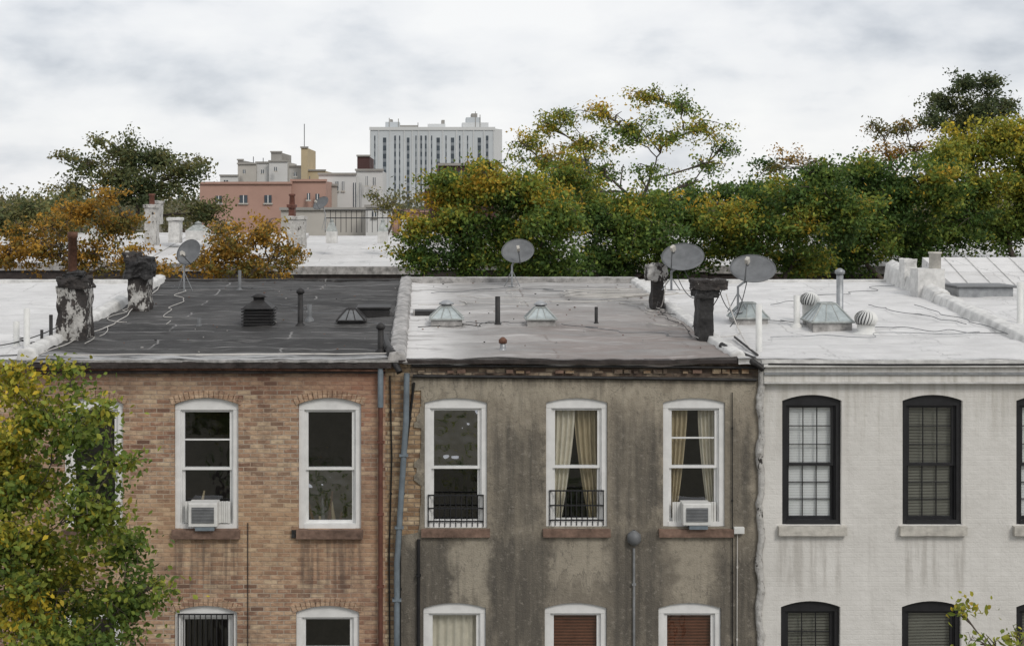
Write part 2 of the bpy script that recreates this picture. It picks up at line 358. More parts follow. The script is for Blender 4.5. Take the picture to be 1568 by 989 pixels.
def aircon(px0,px1,pt,pb,side=True,x0=None,x1=None):
    g=group('window_air_conditioner',(FX((px0+px1)/2),-.1,FZ(pb))); mb=MB(); a,b,t,z=FX(px0),FX(px1),FZ(pt),FZ(pb)
    mb.box(a,b,-.16,.13,z,t,M_plastic); o=mb.obj('body',g,.012)
    mb=MB(); mb.box(a+.05,b-.05,-.166,-.1615,z+.06,t-.06,M_grey)
    k=z+.07
    while k<t-.07: mb.box(a+.05,b-.05,-.18,-.1665,k,k+.009,M_galv); k+=.022
    mb.obj('grille',g)
    if side:
        mb=MB()
        for (p,q) in ((x0,a),(b,x1)):
            n=max(2,int((q-p)/.03))
            for i in range(n):
                w=(q-p)/n; mb.box(p+w*i+.002,p+w*(i+1)-.002,.02+(i%2)*.01,.04+(i%2)*.01,z+.02,t-.01,M_plastic)
        mb.obj('side_panels',g)
    mb=MB(); mb.box(a+.1,b-.05,-.15,0,z-.06,z-.003,M_dspg); mb.obj('bracket',g)
# ---------------------------------------------------------------- roofs
def roofmesh(name,x0,x1,dA,dB,m,par,zoff=0,nx=120,ny=110,steps=True,slope=.048,z0=10,pitch=1.0):
    vs=[];fs=[]
    for j in range(ny+1):
        for i in range(nx+1):
            x=x0+(x1-x0)*i/nx; d=dA+(dB-dA)*j/ny; y=d-22
            z=z0+slope*(y-(dA-22))+zoff
            z+=.045*mn.fractal(Vector((x*.7,y*.9,1.7)),1,2,4)+.016*mn.noise(Vector((x*3,y*3,0)))
            if steps: z+=.010*((y/pitch+.03*math.sin(x*1.7))%1.0)
            vs.append((x,y,z))
    for j in range(ny):
        for i in range(nx): a=j*(nx+1)+i; fs.append((a,a+1,a+nx+2,a+nx+1))
    o=len(vs); vs+= [(vs[i][0],vs[i][1],vs[i][2]-.09) for i in range(nx+1)]; fs+=[(i,i+1,o+i+1,o+i) for i in range(nx)]
    mb=MB(); mb.add(vs,fs,m,True); return mb.obj(name,par,0,False)
def shell(par,x0,x1,back=11):
    mb=MB()
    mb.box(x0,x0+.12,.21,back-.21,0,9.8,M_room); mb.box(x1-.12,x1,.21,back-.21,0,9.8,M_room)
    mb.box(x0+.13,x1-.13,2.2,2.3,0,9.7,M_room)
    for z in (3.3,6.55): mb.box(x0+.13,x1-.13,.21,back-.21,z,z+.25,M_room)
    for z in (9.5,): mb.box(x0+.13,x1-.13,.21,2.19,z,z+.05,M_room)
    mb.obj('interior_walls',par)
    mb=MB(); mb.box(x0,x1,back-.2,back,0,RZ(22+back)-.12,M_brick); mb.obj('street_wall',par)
xL,xA,xB,xC,xE=-11.6,-6.05,-.42,5.12,10.85
H1=group('brick_house',((xA+xB)/2,5.5,0)); H2=group('stucco_house',((xB+xC)/2,5.5,0)); H3=group('white_painted_house',((xC+xE)/2,5.5,0))
H0=group('brick_house',((xL+xA)/2,5.5,0)); H4=group('white_painted_house',(13.6,5.5,0))
TOPZ=9.92
def rowf(specs): return [arch(FX(a),FX(b),FZ(d),FZ(c),r) for a,b,c,d,r in specs]
w1=[(98,188,609,808,.09),(267,365,609,810,.10),(457,553,609,810,.10)]
w1+= [(98,188,928,1130,.09),(267,363,927,1130,.10),(453,550,927,1130,.10)]
w2=[(650,746,609,808,.07),(836,930,609,806,.07),(1015,1110,609,806,.07),(648,744,922,1124,.08),(834,929,922,1124,.08),(1008,1104,922,1124,.08)]
w3=[(1197,1288,604,803,.09),(1381,1473,604,803,.09),(1555,1646,604,803,.09),(1195,1286,919,1121,.09),(1380,1471,919,1121,.09),(1555,1646,919,1121,.09)]
bdx=FX(590)
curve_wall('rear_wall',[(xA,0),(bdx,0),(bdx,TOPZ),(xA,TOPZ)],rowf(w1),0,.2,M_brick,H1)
curve_wall('brick_pier',[(bdx,0),(FX(647),0),(FX(647),TOPZ),(bdx,TOPZ)],[],.004,.2,M_brickY,H2)
edge=[(FX(612),0),(FX(613),FZ(820)),(FX(640),FZ(815))]
zz=FZ(800)
random.seed(11)
while zz<FZ(600):
    q=FX(random.choice([634,638,641,643,645])) ; edge+=[(q,zz),(q,zz+.07)]; zz+=.075+random.random()*.1
edge+=[(FX(630),FZ(598)),(FX(630),FZ(578))]
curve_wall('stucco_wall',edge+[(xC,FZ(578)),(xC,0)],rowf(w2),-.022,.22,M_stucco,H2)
curve_wall('upper_brick_band',[(FX(628),FZ(577.5)),(xC,FZ(577.5)),(xC,TOPZ),(FX(628),TOPZ)],[],-.006,.19,M_brickD,H2)
curve_wall('rear_wall',[(xC,0),(xE,0),(xE,FZ(560)),(xC,FZ(560))],rowf(w3),-.03,.22,M_paint,H3)
curve_wall('rear_wall',[(xL,0),(xA,0),(xA,TOPZ),(xL,TOPZ)],[arch(-10.8,-9.9,FZ(808),FZ(609),.1),arch(-9,-8.1,FZ(808),FZ(609),.1)],0.01,.2,M_brick,H0)
curve_wall('rear_wall',[(xE,0),(16.4,0),(16.4,9.95),(xE,9.95)],[arch(12,12.9,FZ(808),FZ(609),.1)],0.01,.2,M_brick,H4)
for a in (-10.8,-9.0): window(H0,650+a*100,650+a*100+90,609,808,M_wframe,{'rise':.1})
window(H4,1850,1940,609,808,M_wframe,{'rise':.1})
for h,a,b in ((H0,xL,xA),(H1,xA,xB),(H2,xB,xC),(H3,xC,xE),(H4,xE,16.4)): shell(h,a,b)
st=dict
for (a,b,c,d,r),s in zip(w1,[st(),st(ru=2,gl=G_dark,stuff=1),st(stuff=1,gl=G_mid),st(),st(bars=1,bh=1.9),st(ru=2)]):
    window(H1,a,b,c,d,M_wframe,{**s,'rise':r})
for (a,b,c,d,r),s in zip(w2,[st(gu=G_mid,bars=1,bh=.5),st(curt='split',bars=1,bh=.55),st(curt='half',ru=2),st(curt='full',gu=G_dark),st(curt='blr'),st(curt='blr')]):
    window(H2,a,b,c,d,M_wframe,{**s,'rise':r,'rec':.02})
for (a,b,c,d,r),s in zip(w3,[st(curt='blw',ru=3,rl=3,cu=3),st(curt='bld',ru=3,rl=3,cu=3),st(curt='blw',ru=3,rl=3,cu=3),st(curt='bld',ru=3,rl=3,cu=3),st(curt='bld'),st(curt='bld')]):
    window(H3,a,b,c,d,M_blackp,{**s,'rise':r,'mw':.006,'head':.08,'rec':.03,'cas':.075})
aircon(291,335,767,803,True,FX(283),FX(352)); aircon(1043,1086,768,801,True,FX(1030),FX(1097))
def sill(par,a,b,t,h,m,pr=.09):
    mb=MB(); mb.box(FX(a),FX(b),-pr,.03,FZ(t+h),FZ(t),m); rough(mb.obj('window_sill',par,0),.014,.12,3)
for a,b in ((96,190),(264,368),(454,556)): sill(H1,a,b,810,13,M_brown)
for a,b in ((645,750),(831,934),(1008,1122)): sill(H2,a,b,808.5,12,M_brown)
for a,b in ((1190,1294),(1375,1477),(1549,1652)): sill(H3,a,b,803.5,14,M_sillw,.12)
mb=MB()
for a,b,c,d,r in w1:
    x0,x1,z1=FX(a),FX(b),FZ(c); w=(x1-x0)/2+.04; r2=r+.015; R=(w*w+r2*r2)/(2*r2); cx=(x0+x1)/2; cz=z1-R+.004; an=math.asin(w/R); n=15
    for k in range(n):
        t=-an+2*an*(k+.5)/n; M=Matrix.Translation((cx,0,cz))@Matrix.Rotation(t,4,'Y'); hw=R*an/n*.86
        mb.box(-hw,hw,-.012-random.random()*.008,.05,R,R+.115,M_brickR,M)
mb.obj('window_arches',H1)
mb=MB(); mb.box(FX(447),FX(470),-.05,0,FZ(822),FZ(811),M_black); rough(mb.obj('wall_vent',H1),.04,.1,3)
# ---------------------------------------------------------------- roofs
roofmesh('roof',xA+.1,xB-.1,21.86,33,M_tar,H1,pitch=.9)
roofmesh('roof',xB+.1,xC-.35,21.9,33,M_silver,H2,pitch=.8)
roofmesh('roof',xC-.35,xE,21.83,33,M_white,H3,z0=9.985,pitch=1.3)
roofmesh('roof',xL,xA+.0,21.9,33,M_white,H0,z0=9.97,pitch=1.3)
def strip(name,par,x0,x1,y0,y1,z0,z1,m,st=.03,size=.25,lv=5,seg=10):
    mb=MB(); n=seg*3; vs=[];fs=[]
    for i in range(n+1):
        x=x0+(x1-x0)*i/n
        for (y,z) in ((y0,z0),(y1,z0),(y1,z1),(y0,z1)): vs.append((x,y,z))
    for i in range(n):
        for k in range(4): fs.append((i*4+k,i*4+(k+1)%4,(i+1)*4+(k+1)%4,(i+1)*4+k))
    fs+=[(0,1,2,3),(n*4,n*4+1,n*4+2,n*4+3)]
    mb.add(vs,fs,m); return rough(mb.obj(name,par),st,size,lv)
strip('roof_edge_tar',H1,xA,bdx+.1,-.16,.02,9.86,9.955,M_gut,.05,.3,3,14)
strip('roof_edge_flashing',H1,xA,bdx+.2,-.17,-.1,9.95,9.985,M_scurb,.035,.2,3,14)
strip('eave_shade_strip',H1,xA,bdx,-.07,0,9.77,9.87,M_gut,.03,.15,3,14)  # dark strip below the gutter, coloured in place of the shade there
mb=MB(); mb.tube([(xA,-.1,9.835),(-3,-.1,9.84),(bdx,-.1,9.82)],.02,M_rust,8); mb.obj('gutter_lip',H1)
strip('roof_edge_flashing',H2,xB-.1,xC-.1,-.15,.02,9.93,9.985,M_gut,.03,.3,3,14)
mb=MB(); mb.tube([(FX(630),-.08,FZ(559)),(FX(900),-.08,FZ(560)),(xC,-.08,FZ(562))],.022,M_black,8)
mb.tube([(FX(632),-.06,FZ(575)),(FX(900),-.06,FZ(577.5)),(xC-.05,-.06,FZ(581))],.026,M_black,8); mb.obj('eave_conduits',H2)
mb=MB()
random.seed(3)
for k in range(34):
    x=FX(640+k*15)
    if random.random()<.6: mb.box(x,x+random.uniform(.05,.14),-.04-random.random()*.02,0,FZ(571),FZ(564+random.random()*4),random.choice([M_brickD,M_brickD,M_brickY,M_brown]))
mb.obj('loose_bricks',H2)
strip('cornice_top',H3,xC+.03,xE,-.2,.0,9.885,9.925,M_wcurb,.008,.5,2,8)
strip('roof_edge_coating',H3,xC+.0,xE,-.19,-.0,9.935,9.99,M_wcurb,.03,.3,3,14)
mb=MB(); mb.box(xC+.05,xE,-.13,-.001,FZ(583),FZ(560)-.002,M_paint); mb.box(xC+.05,xE,-.16,-.131,FZ(572),FZ(568),M_galv)
mb.box(xC+.05,xE,-.15,-.02,FZ(585.5),FZ(583.2),M_wcurb); mb.obj('cornice',H3)
mb=MB(); mb.tube([(xC+.1,-.2,9.93),(7,-.2,9.915),(xE,-.2,9.93)],.014,M_cable,6); mb.obj('eave_cable',H3)
def curb(name,par,xa,d0,d1,w,h,m,st=.06,sz=.3,xb=None,hb=None):
    xb=xa if xb is None else xb; hb=h if hb is None else hb; mb=MB(); n=24; vs=[];fs=[]
    for i in range(n+1):
        d=d0+(d1-d0)*i/n; x=xa+(xb-xa)*i/n; y=d-22; z=RZ(d); hh=h+(hb-h)*i/n
        for q,zq in ((-w,-.05),(-w*.7,hh*.8),(0,hh),(w*.7,hh*.8),(w,-.05)): vs.append((x+q,y,z+zq))
    for i in range(n):
        for k in range(4): fs.append((i*5+k,i*5+k+1,(i+1)*5+k+1,(i+1)*5+k))
    fs+=[(0,1,2,3,4),(n*5,n*5+1,n*5+2,n*5+3,n*5+4)]
    mb.add(vs,fs,m,True); return rough(mb.obj(name,par),st,sz,2)
curb('party_wall_curb',H2,xB,21.85,33,.16,.12,M_scurb,.07,.25)
curb('party_wall_curb',H1,xA-.02,21.9,33,.17,.16,M_wcurb,.07,.3)
curb('party_wall_curb',H3,xC-.33,21.95,33,.14,.10,M_wcurb,.07,.3)
strip('street_parapet',H1,xA,xB,10.8,11.05,10.2,10.57,M_tar,.02,.3,2,10)
strip('street_parapet',H2,xB+.1,xC-.35,10.55,11.05,10.2,10.62,M_scurb,.03,.4,2,10)
strip('street_parapet',H3,xC-.3,xE,10.8,11.05,10.2,10.56,M_wcurb,.02,.3,2,10)
strip('street_parapet',H0,xL,xA,10.8,11.05,10.2,10.56,M_wcurb,.02,.3,2,10)
curb('party_wall',H4,9.85,22.5,29.0,.2,.14,M_wcurb,.06,.35,10.45,.2)
curb('party_wall',H4,10.45,29.0,33,.22,.24,M_wcurb,.06,.35,10.75,.5)
roofmesh('roof',xE,16.6,21.9,33.2,M_white,H4,z0=9.99,pitch=1.3)
mb=MB(); mb.add([(11.55,9.4,10.2),(17,9.4,10.2),(17,11.2,10.2),(11.45,11.2,10.2),(11.65,9.45,10.46),(17,9.45,10.46),(17,11.2,11.06),(11.5,11.2,11.06)],[(0,1,5,4),(4,5,6,7),(3,0,4,7),(2,3,7,6),(1,2,6,5)],M_white)
for i in range(10): q=12.+i*.5; mb.tube([(q,9.45,10.47),(q,11.2,11.07)],.018,M_wcurb,5)
rough(mb.obj('raised_roof',H4),.02,.4,2)
mb=MB(); mb.box(11.15,12.3,8.0,8.8,10.2,10.56,M_galv); mb.box(11.08,12.37,7.93,8.87,10.56,10.61,M_grey); mb.obj('roof_hatch',H4,.02)
# ---------------------------------------------------------------- chimneys
def chimney(parts,pots=(),st=.05):
    zs=min(p[4] for p in parts); g=group('chimney',((parts[0][0]+parts[0][1])/2,(parts[0][2]+parts[0][3])/2,zs))
    for i,p in enumerate(parts):
        mb=MB(); mb.box(*p[:7]); rough(mb.obj('stack' if i==0 else 'cap',g),st*(1.6 if i else 1),.16 if i else .22,4)
    for (x,y,z0,z1,r,m) in pots:
        mb=MB(); mb.lathe((x,y,z0),[(r,0),(r,(z1-z0)*.9),(r*1.15,(z1-z0)*.9),(r*1.15,z1-z0),(r*.8,z1-z0),(r*.8,(z1-z0)*.5)],m,14); mb.obj('flue_pipe',g)
def B(px0,px1,pt,pb,d,dep,m):
    a=W(px0,pb,d); b=W(px1,pt,d); return (a[0],b[0],a[1],a[1]+dep,a[2],b[2],m)
chimney([B(86,132,440,533,23.6,.5,M_chBW),B(86,134,426,442,23.55,.5,M_chB),B(96,124,418,428,23.6,.35,M_black)],[(W(110,0,23.8)[0],1.85,10.9,11.88,.075,M_rust)],.12)
chimney([B(195,226,424,480,27.6,.5,M_chBW),B(190,230,396,426,27.5,.55,M_black),B(187,210,388,400,27.5,.5,M_chB)],(),.12)
chimney([B(1000,1017,428,478,27.8,.4,M_chB),B(994,1022,406,430,27.7,.5,M_chBW)],(),.1)
chimney([B(1071,1093,455,530,23.7,.45,M_black),B(1067,1103,443,457,23.65,.5,M_black),B(1064,1116,430,444,23.6,.5,M_chB)],(),.07)
chimney([B(1406,1447,412,474,29.8,.5,M_wcurb),B(1385,1404,397,440,31.2,.4,M_wcurb)],[(W(1433,0,30.0)[0],8.05,W(0,414,30.0)[2],W(0,386,30.0)[2],.12,M_sillw)],.04)
# ---------------------------------------------------------------- pipes and vents
def pipe(name,px,pt,pb,d,r,m,cap=None):
    x,y,z0=W(px,pb,d); z1=W(px,pt,d)[2]; z0=min(z0,RZ(d))-.03; mb=MB()
    mb.lathe((x,y,z0),[(r*2.2,0),(r*1.9,.05),(r*1.05,.09),(r,.1),(r,z1-z0),(r*.75,z1-z0),(r*.75,z1-z0-.1)],m,14)
    if cap: mb.lathe((x,y,z1),[(r*1.05,-.02),(r*1.45,-.01),(r*1.45,.04),(r*.5,.08),(0,.085)],cap,14)
    return mb.obj(name)
V=[('vent_pipe',762,454,500,25.5,.045,M_black,None),('vent_pipe',913,470,498,25.7,.03,M_black,None),('roof_vent',770,524,540,22.6,.045,M_galv,M_rust),
('vent_pipe',460,448,500,25.5,.05,M_black,M_black),('vent_pipe',474,466,490,26.3,.04,M_grey,None),('vent_pipe',305,487,502,25.4,.035,M_grey,None),
('flue_pipe',583,502,540,22.7,.05,M_black,M_black),('vent_pipe',367,414,444,31,.035,M_grey,None),
('vent_pipe',1220,452,500,25.5,.055,M_plastic,None),('vent_pipe',1162,466,544,22.6,.05,M_plastic,None),('flue_pipe',1286,418,502,25.3,.06,M_galv,M_galv),
('vent_pipe',25,492,532,23.2,.05,M_plastic,None),('vent_pipe',41,472,540,22.8,.05,M_plastic,None),('vent_pipe',78,482,528,23.4,.03,M_black,None),('vent_pipe',64,505,535,23.0,.025,M_black,None),
('vent_pipe',1562,432,500,25.6,.055,M_plastic,None)]
for v in V: pipe(*v)
def skylight(px0,px1,pt,pb,d,m=M_teal,gm=M_skyg,top=True):
    a=W(px0,pb,d); b=W(px1,pt,d); w=b[0]-a[0]; cx=(a[0]+b[0])/2; y0=a[1]; dp=max(w*1.0,.5); z=RZ(d)-.05; H=b[2]-z
    g=group('skylight',(cx,y0+dp/2,z)); mb=MB(); hb=H*.34
    mb.box(cx-w*.44,cx+w*.44,y0+.04,y0+dp-.04,z,z+hb,M_scurb if m is M_teal else m); mb.obj('curb',g)
    mb=MB(); mb.box(cx-w*.5,cx+w*.5,y0,y0+dp,z+hb,z+hb+.03,m); mb.obj('base_frame',g,.008)
    zb=z+hb+.03; zt=z+H*(.78 if top else .98); r0=w*.46; r1=w*.16; q0=dp/2-.03; q1=dp*.16; cy=y0+dp/2
    lo=[(cx-r0,cy-q0,zb),(cx+r0,cy-q0,zb),(cx+r0,cy+q0,zb),(cx-r0,cy+q0,zb)]; hi=[(cx-r1,cy-q1,zt),(cx+r1,cy-q1,zt),(cx+r1,cy+q1,zt),(cx-r1,cy+q1,zt)]
    mb=MB(); mb.add(lo+hi,[(0,1,5,4),(1,2,6,5),(2,3,7,6),(3,0,4,7),(4,5,6,7)],gm); mb.obj('panes',g)
    mb=MB()
    for i in range(4):
        mb.tube([lo[i],hi[i]],.018,m,6); mb.tube([hi[i],hi[(i+1)%4]],.018,m,6)
        for t in (.33,.66):
            p=Vector(lo[i]).lerp(Vector(lo[(i+1)%4]),t); q=Vector(hi[i]).lerp(Vector(hi[(i+1)%4]),t); mb.tube([p,q],.01,m,5)
    if top:
        k=H*.26; mb.lathe((cx,cy,zt-.01),[(r1*.9,0),(r1*.9,k*.35),(r1*1.35,k*.4),(r1*1.3,k*.6),(r1*.5,k*.95),(0,k)],M_galv,16)
    mb.obj('ribs_and_vent',g)
skylight(657,711,462,500,25.4); skylight(805,854,463,500,25.4); skylight(1242,1310,466,505,25.0,top=False); skylight(1124,1180,465,499,25.7,top=False)
skylight(514,560,474,498,25.6,M_black,M_grey,False)
g=group('roof_ventilator',W(393,500,25.4)); a=W(369,500,25.4); b=W(418,447,25.4); z=RZ(25.4)-.05; mb=MB()
mb.box(a[0]+.04,b[0]-.04,a[1]+.04,a[1]+.55,z,z+.3,M_black)
k=z+.03
while k<z+.36: mb.box(a[0],b[0],a[1],a[1]+.6,k,k+.02,M_black); k+=.055
cx=(a[0]+b[0])/2; cy=a[1]+.3; r=(b[0]-a[0])/2
mb.add([(cx-r,cy-.32,z+.37),(cx+r,cy-.32,z+.37),(cx+r,cy+.32,z+.37),(cx-r,cy+.32,z+.37),(cx-.1,cy-.1,z+.5),(cx+.1,cy-.1,z+.5),(cx+.1,cy+.1,z+.5),(cx-.1,cy+.1,z+.5)],[(0,1,2,3),(0,1,5,4),(1,2,6,5),(2,3,7,6),(3,0,4,7),(4,5,6,7)],M_black)
mb.lathe((cx,cy,z+.5),[(.1,0),(.1,.05),(.15,.06),(.05,.12),(0,.12)],M_black,12); mb.obj('louvred_body',g)
g=group('roof_hatch',W(572,485,26.5)); a=W(548,485,26.6); b=W(596,466,26.6); mb=MB(); mb.box(a[0],b[0],a[1],a[1]+.7,RZ(26.6)-.05,RZ(26.6)+.16,M_black)
mb.box(a[0]-.03,b[0]+.03,a[1]-.03,a[1]+.73,RZ(26.6)+.16,RZ(26.6)+.2,M_black); mb.obj('hatch',g,.01)
g=group('roof_hatch',W(650,478,26.8)); a=W(632,486,26.8); b=W(672,474,26.8); mb=MB(); mb.box(a[0],b[0],a[1],a[1]+.5,RZ(26.8)-.05,RZ(26.8)+.1,M_scurb); mb.box(a[0]+.04,b[0]-.04,a[1]-.006,a[1]+.45,RZ(26.8)+.02,RZ(26.8)+.104,M_black); mb.obj('hatch',g)
def turbine(px,py,d,r):
    x,y,z=W(px,py,d); g=group('turbine_vent',(x,y,z)); zb=RZ(d)-.05; mb=MB()
    mb.lathe((x,y,zb),[(r*1.3,0),(r*1.2,.03),(r*.78,.06),(r*.78,z-zb-r*.5),(r*.95,z-zb-r*.5)],M_plastic,20); mb.obj('collar',g)
    mb=MB(); mb.lathe((x,y,z),[(r*.8*math.cos(t),r*.6*math.sin(t)) for t in np.linspace(-1,1.5,10)],M_grey,20); mb.obj('core',g)
    mb=MB(); n=20
    for k in range(n):
        vs=[];fs=[]
        for j,t in enumerate(np.linspace(-.75,1.25,9)):
            for q in (0,.62):
                a=2*math.pi*(k+q)/n+.25*t; rr=r*math.cos(t)*(1.02 if q else .93)+.005; vs.append((x+rr*math.cos(a),y+rr*math.sin(a),z+r*.78*math.sin(t)))
        for j in range(8): fs.append((2*j,2*j+1,2*j+3,2*j+2))
        mb.add(vs,fs,M_plastic,True)
    mb.lathe((x,y,z),[(r*.36,r*.73),(r*.3,r*.8),(0,r*.84)],M_plastic,16); mb.obj('fins',g,0,False)
turbine(1240,459,26.0,.17); turbine(1326,488,24.8,.19)
# ---------------------------------------------------------------- satellite dishes
def dish(px,py,d,r,dirv,foot,asp=.88,roll=0):
    c=Vector(W(px,py,d)); f=Vector(foot); g=group('satellite_dish',f)
    n=Vector(dirv).normalized(); up=Vector((0,0,1)); u=up.cross(n).normalized(); v=n.cross(u)
    R=Matrix((u,v,n)).transposed(); R=R@Matrix.Rotation(roll,3,'Z')
    mb=MB(); N=36; prof=[(t,0.22*t*t) for t in np.linspace(0.001,1,9)]
    vs=[];fs=[]
    for off in (0,-.012):
        for t,zq in prof:
            for k in range(N): a=2*math.pi*k/N; vs.append(c+R@Vector((r*t*math.cos(a),r*asp*t*math.sin(a),r*zq-r*.1+off)))
    L=len(prof)
    for o in (0,L*N):
        for i in range(L-1):
            for k in range(N): fs.append((o+i*N+k,o+i*N+(k+1)%N,o+(i+1)*N+(k+1)%N,o+(i+1)*N+k))
    for k in range(N): fs.append(((L-1)*N+k,(L-1)*N+(k+1)%N,L*N+(L-1)*N+(k+1)%N,L*N+(L-1)*N+k))
    mb.add(vs,fs,M_grey,True); mb.obj('reflector',g,0,False)
    mb=MB(); rim=[c+R@Vector((r*1.0*math.cos(a),r*asp*math.sin(a),r*.12)) for a in np.linspace(0,2*math.pi,40)]; mb.tube(rim,.006,M_grey,6); mb.obj('rim',g)
    back=c-n*(r*.12+.03); mb=MB(); mb.box(-.07,.07,-.09,.09,-.06,.03,M_grey,Matrix.Translation(back)@R.to_4x4()); mb.obj('bracket',g)
    low=c+R@Vector((0,-r*asp*.98,.05)); tip=c+R@Vector((0,-r*asp*.55,r*.95)); mb=MB()
    mb.tube([back-R@Vector((0,.08,0)),low-n*.05,low.lerp(tip,.5),tip],.014,M_grey,6)
    mb.box(-.03,.03,-.03,.06,-.06,.05,M_sillw,Matrix.Translation(tip)@R.to_4x4()); mb.lathe(tip,[(.0,-.1),(.03,-.1),(.03,0)],M_grey,10,R.to_4x4()); mb.obj('feed_arm',g)
    mb=MB(); elbow=Vector((f.x,f.y,(f.z*.35+back.z*.65))); mb.tube([f,elbow,back-n*.03],.022,M_galv,8)
    mb.lathe(f,[(.09,0),(.09,.012),(.03,.02)],M_galv,10)
    mb.tube([f+Vector((.18,.05,0)),elbow-Vector((0,0,.1))],.01,M_galv,5); mb.tube([f+Vector((-.16,.12,0)),elbow-Vector((0,0,.1))],.01,M_galv,5); mb.obj('mast',g)
def fz(px,py,d): x,y,_=W(px,py,d); return (x,y,RZ(d))
dish(290,387,30.8,.30,(-.45,-.85,.4),fz(282,446,30.8),.95,.4)
dish(793,386,31.8,.36,(-.1,-.75,.62),fz(784,441,31.8),.9,.2)
dish(1046,396,27.3,.43,(-.3,-.6,.8),W(1028,445,27.4),.85,-.45)
dish(1153,414,25.6,.41,(-.2,-.6,.75),W(1130,478,25.8),.85,-.35)
# ---------------------------------------------------------------- downspouts, cables
def pole(name,pts,r,m,n=10):
    mb=MB(); mb.tube(pts,r,m,n)
    for p,q in zip(pts[:-1],pts[1:]):
        L=(Vector(q)-Vector(p)).length
        for k in range(int(L//1.1)):
            c=Vector(p).lerp(Vector(q),(k+.5)*1.1/L); mb.box(c.x-r*1.5,c.x+r*1.5,c.y-r*1.15,c.y+r*1.3,c.z-.015,c.z+.015,m)
    return mb.obj(name)
pole('downspout',[(FX(583),-.1,FZ(620)),(FX(583),-.1,0)],.035,M_dsp)
pole('downspout',[(FX(583),-.1,FZ(562)),(FX(583),-.1,FZ(622))],.045,M_dspg)
pole('downspout',[(FX(623),-.11,FZ(570)),(FX(622),-.11,FZ(640)),(FX(608),-.11,FZ(860)),(FX(607),-.11,0)],.045,M_dspg)
pole('cable_conduit',[(FX(641),-.06,FZ(824)),(FX(640),-.06,0)],.025,M_blackp)
pole('cable_conduit',[(FX(634),-.05,FZ(585)),(FX(620),-.05,FZ(700)),(FX(612),-.05,FZ(845)),(FX(613),-.05,4)],.02,M_cable,6)
pole('cable_conduit',[(FX(597),-.03,FZ(575)),(FX(600),-.03,FZ(700)),(FX(596),-.03,FZ(850)),(FX(598),-.03,4)],.012,M_cable,6)
pole('electrical_conduit',[(FX(970),-.05,FZ(838)),(FX(970),-.05,4)],.02,M_galv)
mb=MB(); mb.lathe((FX(970),-.06,FZ(822)),[(.02,-.12),(.1,-.06),(.11,0),(.1,.06),(.02,.12)],M_grey,14); mb.obj('conduit_box',H2)
pole('cable_conduit',[(FX(1120),-.05,FZ(600)),(FX(1121),-.05,4)],.008,M_cable,5); pole('cable_conduit',[(FX(1128),-.05,FZ(812)),(FX(1127),-.05,4)],.008,M_cablew,5)
mb=MB(); mb.box(FX(1122),FX(1138),-.1,-.025,FZ(815),FZ(805),M_plastic); mb.obj('junction_box',H2,.008)
mb=MB(); n=60; mb.tube([(FX(1164)+.02*math.sin(i*1.3)-.0008*i,-.06,9.9-9.9*i/n) for i in range(n+1)],[.045+.02*random.random() for i in range(n+1)],M_chW,10)
rough(mb.obj('tarred_drainpipe'),.04,.1,2)
mb=MB(); mb.box(FX(379),FX(380.2),-.02,0,4,FZ(800),M_gut); mb.obj('wall_cable',H1)
def wire(p,q,sag,r=.009,m=M_cable,n=40,wig=0,sd=None):
    mb=MB(); p=Vector(p);q=Vector(q); pts=[]; sd=random.random()*50 if sd is None else sd
    for i in range(n+1):
        t=i/n; c=p.lerp(q,t); e=min(1,4*t*(1-t)*1.5); c.z-=sag*4*t*(1-t)
        if wig: c.x+=wig*1.6*mn.noise(Vector((t*5,sd,0)))*e; c.y+=wig*2.2*mn.noise(Vector((t*6,sd,9)))*e
        pts.append(c)
    mb.tube(pts,r,m,5); mb.obj('roof_cable')
def rp(px,py):
    d=(2.48+.048*22)*2200/((py-300)+.048*2200); x,y,_=W(px,py,d); return Vector((x,y,RZ(d)+.045))
random.seed(77)
wire(rp(60,547),rp(175,500),0,m=M_cablew,wig=.12); wire(rp(175,500),rp(245,440),0,m=M_cablew,wig=.1)
wire(rp(80,548),rp(560,546),0,m=M_cablew,wig=.1); wire(rp(300,548),rp(610,545),0,m=M_cablew,wig=.08)
wire((-8,.3,10.3),W(90,500,23.5),.25,m=M_cable); wire((-7.5,-.3,10.2),rp(70,542),.1,m=M_cable)
wire(rp(1000,475),rp(1075,500),0,r=.007,wig=.3); wire(W(1046,410,27.3),W(1100,436,23.7),.25); wire(W(1020,430,27),W(1012,470,27.5),.1,m=M_cablew); wire(W(1112,450,23.7),rp(1160,545),.2,m=M_cablew)
for a,b,w_,m_ in (((640,470),(1000,462),.5,M_cablew),((700,456),(985,470),.4,M_cablew),((785,442),(800,470),.3,M_cablew),((800,445),(990,455),.5,M_grey),((860,450),(1010,480),.6,M_cablew),((660,452),(790,442),.3,M_grey),
    ((860,500),(1060,520),.4,M_grey),((640,505),(760,498),.3,M_cable),((713,497),(803,498),.2,M_grey),((1000,470),(1060,520),.5,M_cable),((1010,475),(1070,522),.6,M_cablew),
    ((1180,470),(1370,440),.4,M_grey),((1330,505),(1560,515),.3,M_grey),((1180,520),(1500,512),.4,M_galv),((1130,470),(1120,540),.4,M_cablew),((1150,490),(1240,500),.3,M_grey),((1330,470),(1480,500),.5,M_grey),((1400,470),(1568,522),.3,M_grey),
    ((283,446),(255,500),.4,M_cablew),((245,440),(420,446),.3,M_grey),((430,470),(590,500),.5,M_grey),((200,470),(130,530),.5,M_cablew),((20,520),(80,535),.3,M_cable)):
    wire(rp(*a),rp(*b),0,r=.007,m=m_,wig=w_)
